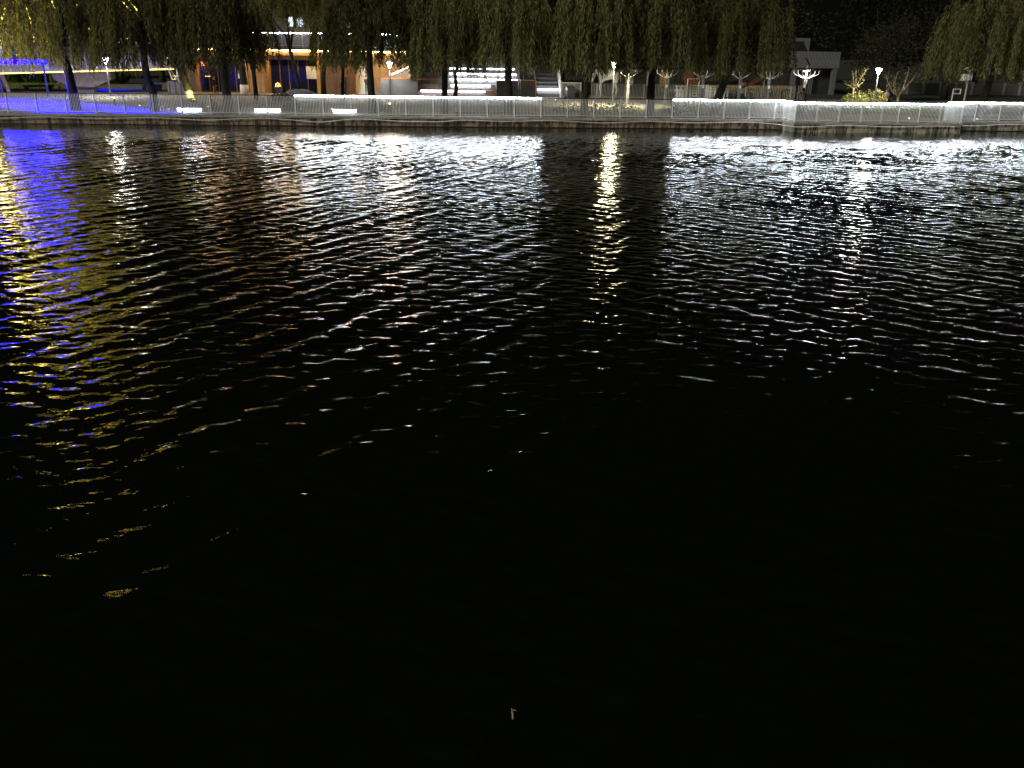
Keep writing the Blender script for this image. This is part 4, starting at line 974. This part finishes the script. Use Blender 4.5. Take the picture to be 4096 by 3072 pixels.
MB().box(-3.8, 3.0, 0, 2.5, 0, 2.3).build('wall', M['dark'], t); MB().box(-3.9, 3.1, -.3, 2.6, 2.301, 2.5).build('roof', M['grey'], t); MB().box(-1.0, 1.2, -.04, -.003, 1.95, 2.25).build('awning_edge', M['white'], t); MB().box(-3.2, -1.2, -.03, -.002, .5, 1.7).build('door', M['black'], t)
def scooter(label, x, y, rz):
    t = empty('scooter', (x, y, 0), rz, label, 'scooter', 'parked scooters')
    for s in (-.55, .55):
        wq = MB().tube([(s, -.05, .23), (s, .05, .23)], .23, 16).build('wheel', M['black'], t); MB().tube([(s, -.055, .23), (s, .055, .23)], .1, 10).build('rim', M['metal'], wq)
    MB().add([(-.5, -.14, .34), (.15, -.14, .26), (.2, -.12, .32), (-.1, -.16, .62), (-.72, -.14, .66), (-.5, .14, .34), (.15, .14, .26), (.2, .12, .32), (-.1, .16, .62), (-.72, .14, .66)],
             [(0, 1, 2, 3, 4), (9, 8, 7, 6, 5), (0, 5, 6, 1), (1, 6, 7, 2), (2, 7, 8, 3), (3, 8, 9, 4), (4, 9, 5, 0)]).build('body', M['bin'], t)
    MB().box(-.68, -.1, -.13, .13, .665, .75).build('seat', M['black'], t)
    MB().add([(.3, -.16, .3), (.55, -.1, .35), (.48, -.12, .85), (.36, -.12, .88), (.3, .16, .3), (.55, .1, .35), (.48, .12, .85), (.36, .12, .88)], [(0, 1, 2, 3), (7, 6, 5, 4), (0, 4, 5, 1), (1, 5, 6, 2), (2, 6, 7, 3), (3, 7, 4, 0)]).build('leg_shield', M['bin'], t)
    MB().tube([(.42, -.3, .98), (.44, 0, .94), (.42, .3, .98)], .022, 6).build('handlebar', M['black'], t); MB().tube([(.55, 0, .23), (.43, 0, .95)], .03, 6).build('fork', M['metal'], t)
    MB().lathe([(.05, 0), (.06, .03), (.03, .06)], (.5, 0, .88), 8).build('headlight', M['white'], t)
scooter('dark scooter parked under the fourth canopy stand', 23.3, 15.4, .3); scooter('dark scooter parked next to the tan grass', 24.5, 16.0, -.2)
for i, x in enumerate((24.9, 26.6)):
    t = empty('cycle_hoop', (x, 18.5, 0), .2, ('pale', 'grey')[i] + ' cycle hoop bent from tube ' + ('below the slide', 'before the last fence posts')[i], 'hoop')
    MB().tube([(-.28, 0, 0), (-.24, 0, .5), (-.1, 0, .74), (.1, 0, .74), (.24, 0, .5), (.28, 0, 0)], .03, 7).build('tube', M['white' if i == 0 else 'post'], t)

mo = empty('covered_mound', (-9.4, 15.2, 0), 0, 'low heap under a pale tarpaulin before the pavilion doors', 'tarpaulin')
g = np.random.default_rng(91); vs = []; fs = []
for j in range(7):
    for i in range(28):
        a_ = 2 * PI * i / 28; q_ = 1 - j / 6.5
        vs.append((1.45 * q_ ** .7 * math.cos(a_) * (1 + .06 * math.sin(5 * a_)), .9 * q_ ** .7 * math.sin(a_), .72 * (1 - q_ ** 2.2) + g.normal() * .02 * (j > 0)))
for j in range(6):
    for i in range(28): fs.append((j * 28 + i, j * 28 + (i + 1) % 28, (j + 1) * 28 + (i + 1) % 28, (j + 1) * 28 + i))
fs.append(tuple(6 * 28 + i for i in range(28)))
MB().add(vs, fs).build('tarpaulin', M['tarp'], mo, smooth=True)

ex = empty('exercise_frame', (24.2, 6.3, 0), 0, 'white tubular exercise machine beside the two people', 'exercise machine')
MB().box(-.75, -.6, -.08, .08, 0, 1.35).build('post', M['white'], ex)
MB().tube([(-.68, -.1, 1.3), (-.5, -.1, 1.42), (-.25, -.1, 1.45), (-.1, -.1, 1.35)], .03, 7).build('handle', M['white'], ex)
MB().tube([(.35, 0, 0), (.35, 0, 1.85), (1.0, 0, 1.85), (1.0, 0, 0)], .045, 8).build('frame_tube', M['bark_pale'], ex)
MB().tube([(.35, -.1, 1.25), (.7, -.15, 1.2), (.95, -.1, 1.15)], .03, 7).build('handle', M['white'], ex); MB().box(-.8, 1.1, -.3, .3, 0.006, .05).build('base_plate', M['grey'], ex)

cp = empty('camera_pole', (33.55, 1.5, 0), 0, 'slim pole with control box and camera heads behind the railing', 'camera pole')
MB().lathe([(.1, 0), (.1, .02), (.055, .03), (.045, 2.85)], n=10).build('pole', mat('beige_pole', (.42, .36, .32), .5), cp, smooth=True)
bx_ = MB().box(-.12, .14, -.16, .1, 2.32, 2.7).build('control_box', M['metal'], cp); MB().box(-.62, -.16, -.14, -.11, 2.31, 2.69).build('box_door', M['lime'], bx_)
MB().tube([(0, 0, 2.8), (-.2, -.08, 2.92)], .02, 6).build('arm', M['white'], cp)
MB().tube([(-.48, -.12, 3.0), (-.2, -.1, 3.04)], [.065, .05], 8).build('camera_head', M['white'], cp); MB().tube([(-.05, -.05, 2.86), (.12, -.1, 2.98)], [.05, .035], 8).build('camera_head', M['white'], cp)

pr = empty('parasol', (38.9, 22.0, 0), 0, 'dark green parasol above the lamp', 'parasol')
MB().tube([(0, 0, 0), (0, 0, 4.05)], .035, 8).build('pole', M['post'], pr); MB().lathe([(.95, 3.2), (.9, 3.5), (.6, 3.9), (.25, 4.08), (.02, 4.14)], n=12).build('canopy', M['parasol'], pr, smooth=True)
sg = empty('sign_stand', (43.75, 19.5, 0), 0, 'pale framed sign stand in the dark right of the parasol', 'sign')
MB().box(-.35, -.29, -.03, .03, 0, 1.15).build('leg', M['white'], sg); MB().box(.29, .35, -.03, .03, .7, 1.15).build('leg', M['white'], sg); MB().box(-.29, .29, -.02, .02, 1.1, 1.15).build('top_bar', M['white'], sg); MB().box(-.33, .33, -.1, .1, .74, .8).build('shelf', M['lime'], sg)

# ------------------------------------------------------------------ house at the back right
h2 = empty('garden_house', (34.0, 32.0, 0), 0, 'dark house with slatted balcony behind the lit canopy stand', 'house')
MB().box(.4, 4.9, 1.2, 5.5, 0, 2.38).build('wall', M['dark'], h2)
MB().box(-.1, 5.0, -.1, 5.6, 2.38, 2.6).build('balcony_slab', M['grey'], h2)
sl = MB().box(-.04, .04, -.02, .02, 2.6, 3.78).mesh('slat'); sl.materials.append(M['post'])
for i in range(36): link('slat', sl, None, h2, (.05 + i * .14, 0, 0))
MB().box(-.05, 5.0, -.03, .03, 3.785, 3.85).build('top_rail', M['post'], h2)
for x in (.7, 4.65): MB().box(x - .2, x + .2, -.02, .4, 0, 2.37).build('pillar', M['grey'], h2)
ls = MB().box(-.03, .03, -.02, .02, 0, 2.37).mesh('slat'); ls.materials.append(M['post'])
for i in range(12): link('slat', ls, None, h2, (1.05 + i * .16, .6, 0))
MB().add([(1.0, 2.2, 3.0), (3.2, 2.2, 3.0), (2.1, 2.2, 4.75), (1.0, 5.5, 3.0), (3.2, 5.5, 3.0), (2.1, 5.5, 4.75)], [(0, 1, 2), (5, 4, 3), (0, 2, 5, 3), (1, 4, 5, 2), (0, 3, 4, 1)]).build('gable_roof', M['black'], h2)
MB().box(.2, 4.2, 5.6, 5.8, 2.6, 5.1).build('back_wall', M['grey'], h2)
fw = empty('garden_wall', (46, 35, 0), 0, 'low dark wall with pale pillars in the far right', 'wall')
MB().box(0, 16, 0, .2, 0, 1.1).build('panel', M['grey'], fw)
pm_ = MB().box(-.12, .12, -.08, .28, 0, 1.2).mesh('pillar'); pm_.materials.append(M['stone'])
for i in range(10): link('pillar', pm_, None, fw, (.1 + i * 1.7, 0, 0))

# ------------------------------------------------------------------ floating twig near the camera
tw = tag(MB().tube([(0, 0, -.02), (.004, .05, .03), (-.004, .12, .055)], [.009, .014, .006], 6).tube([(-.002, .105, .05), (.05, .085, .045)], [.007, .004], 6).build('twig', M['bark_pale'], smooth=True), 'tiny pale forked twig floating on the black water', 'twig')
tw.scale = (.62, .62, .62); tw.location = (.512, -48.58, WZ + .01)
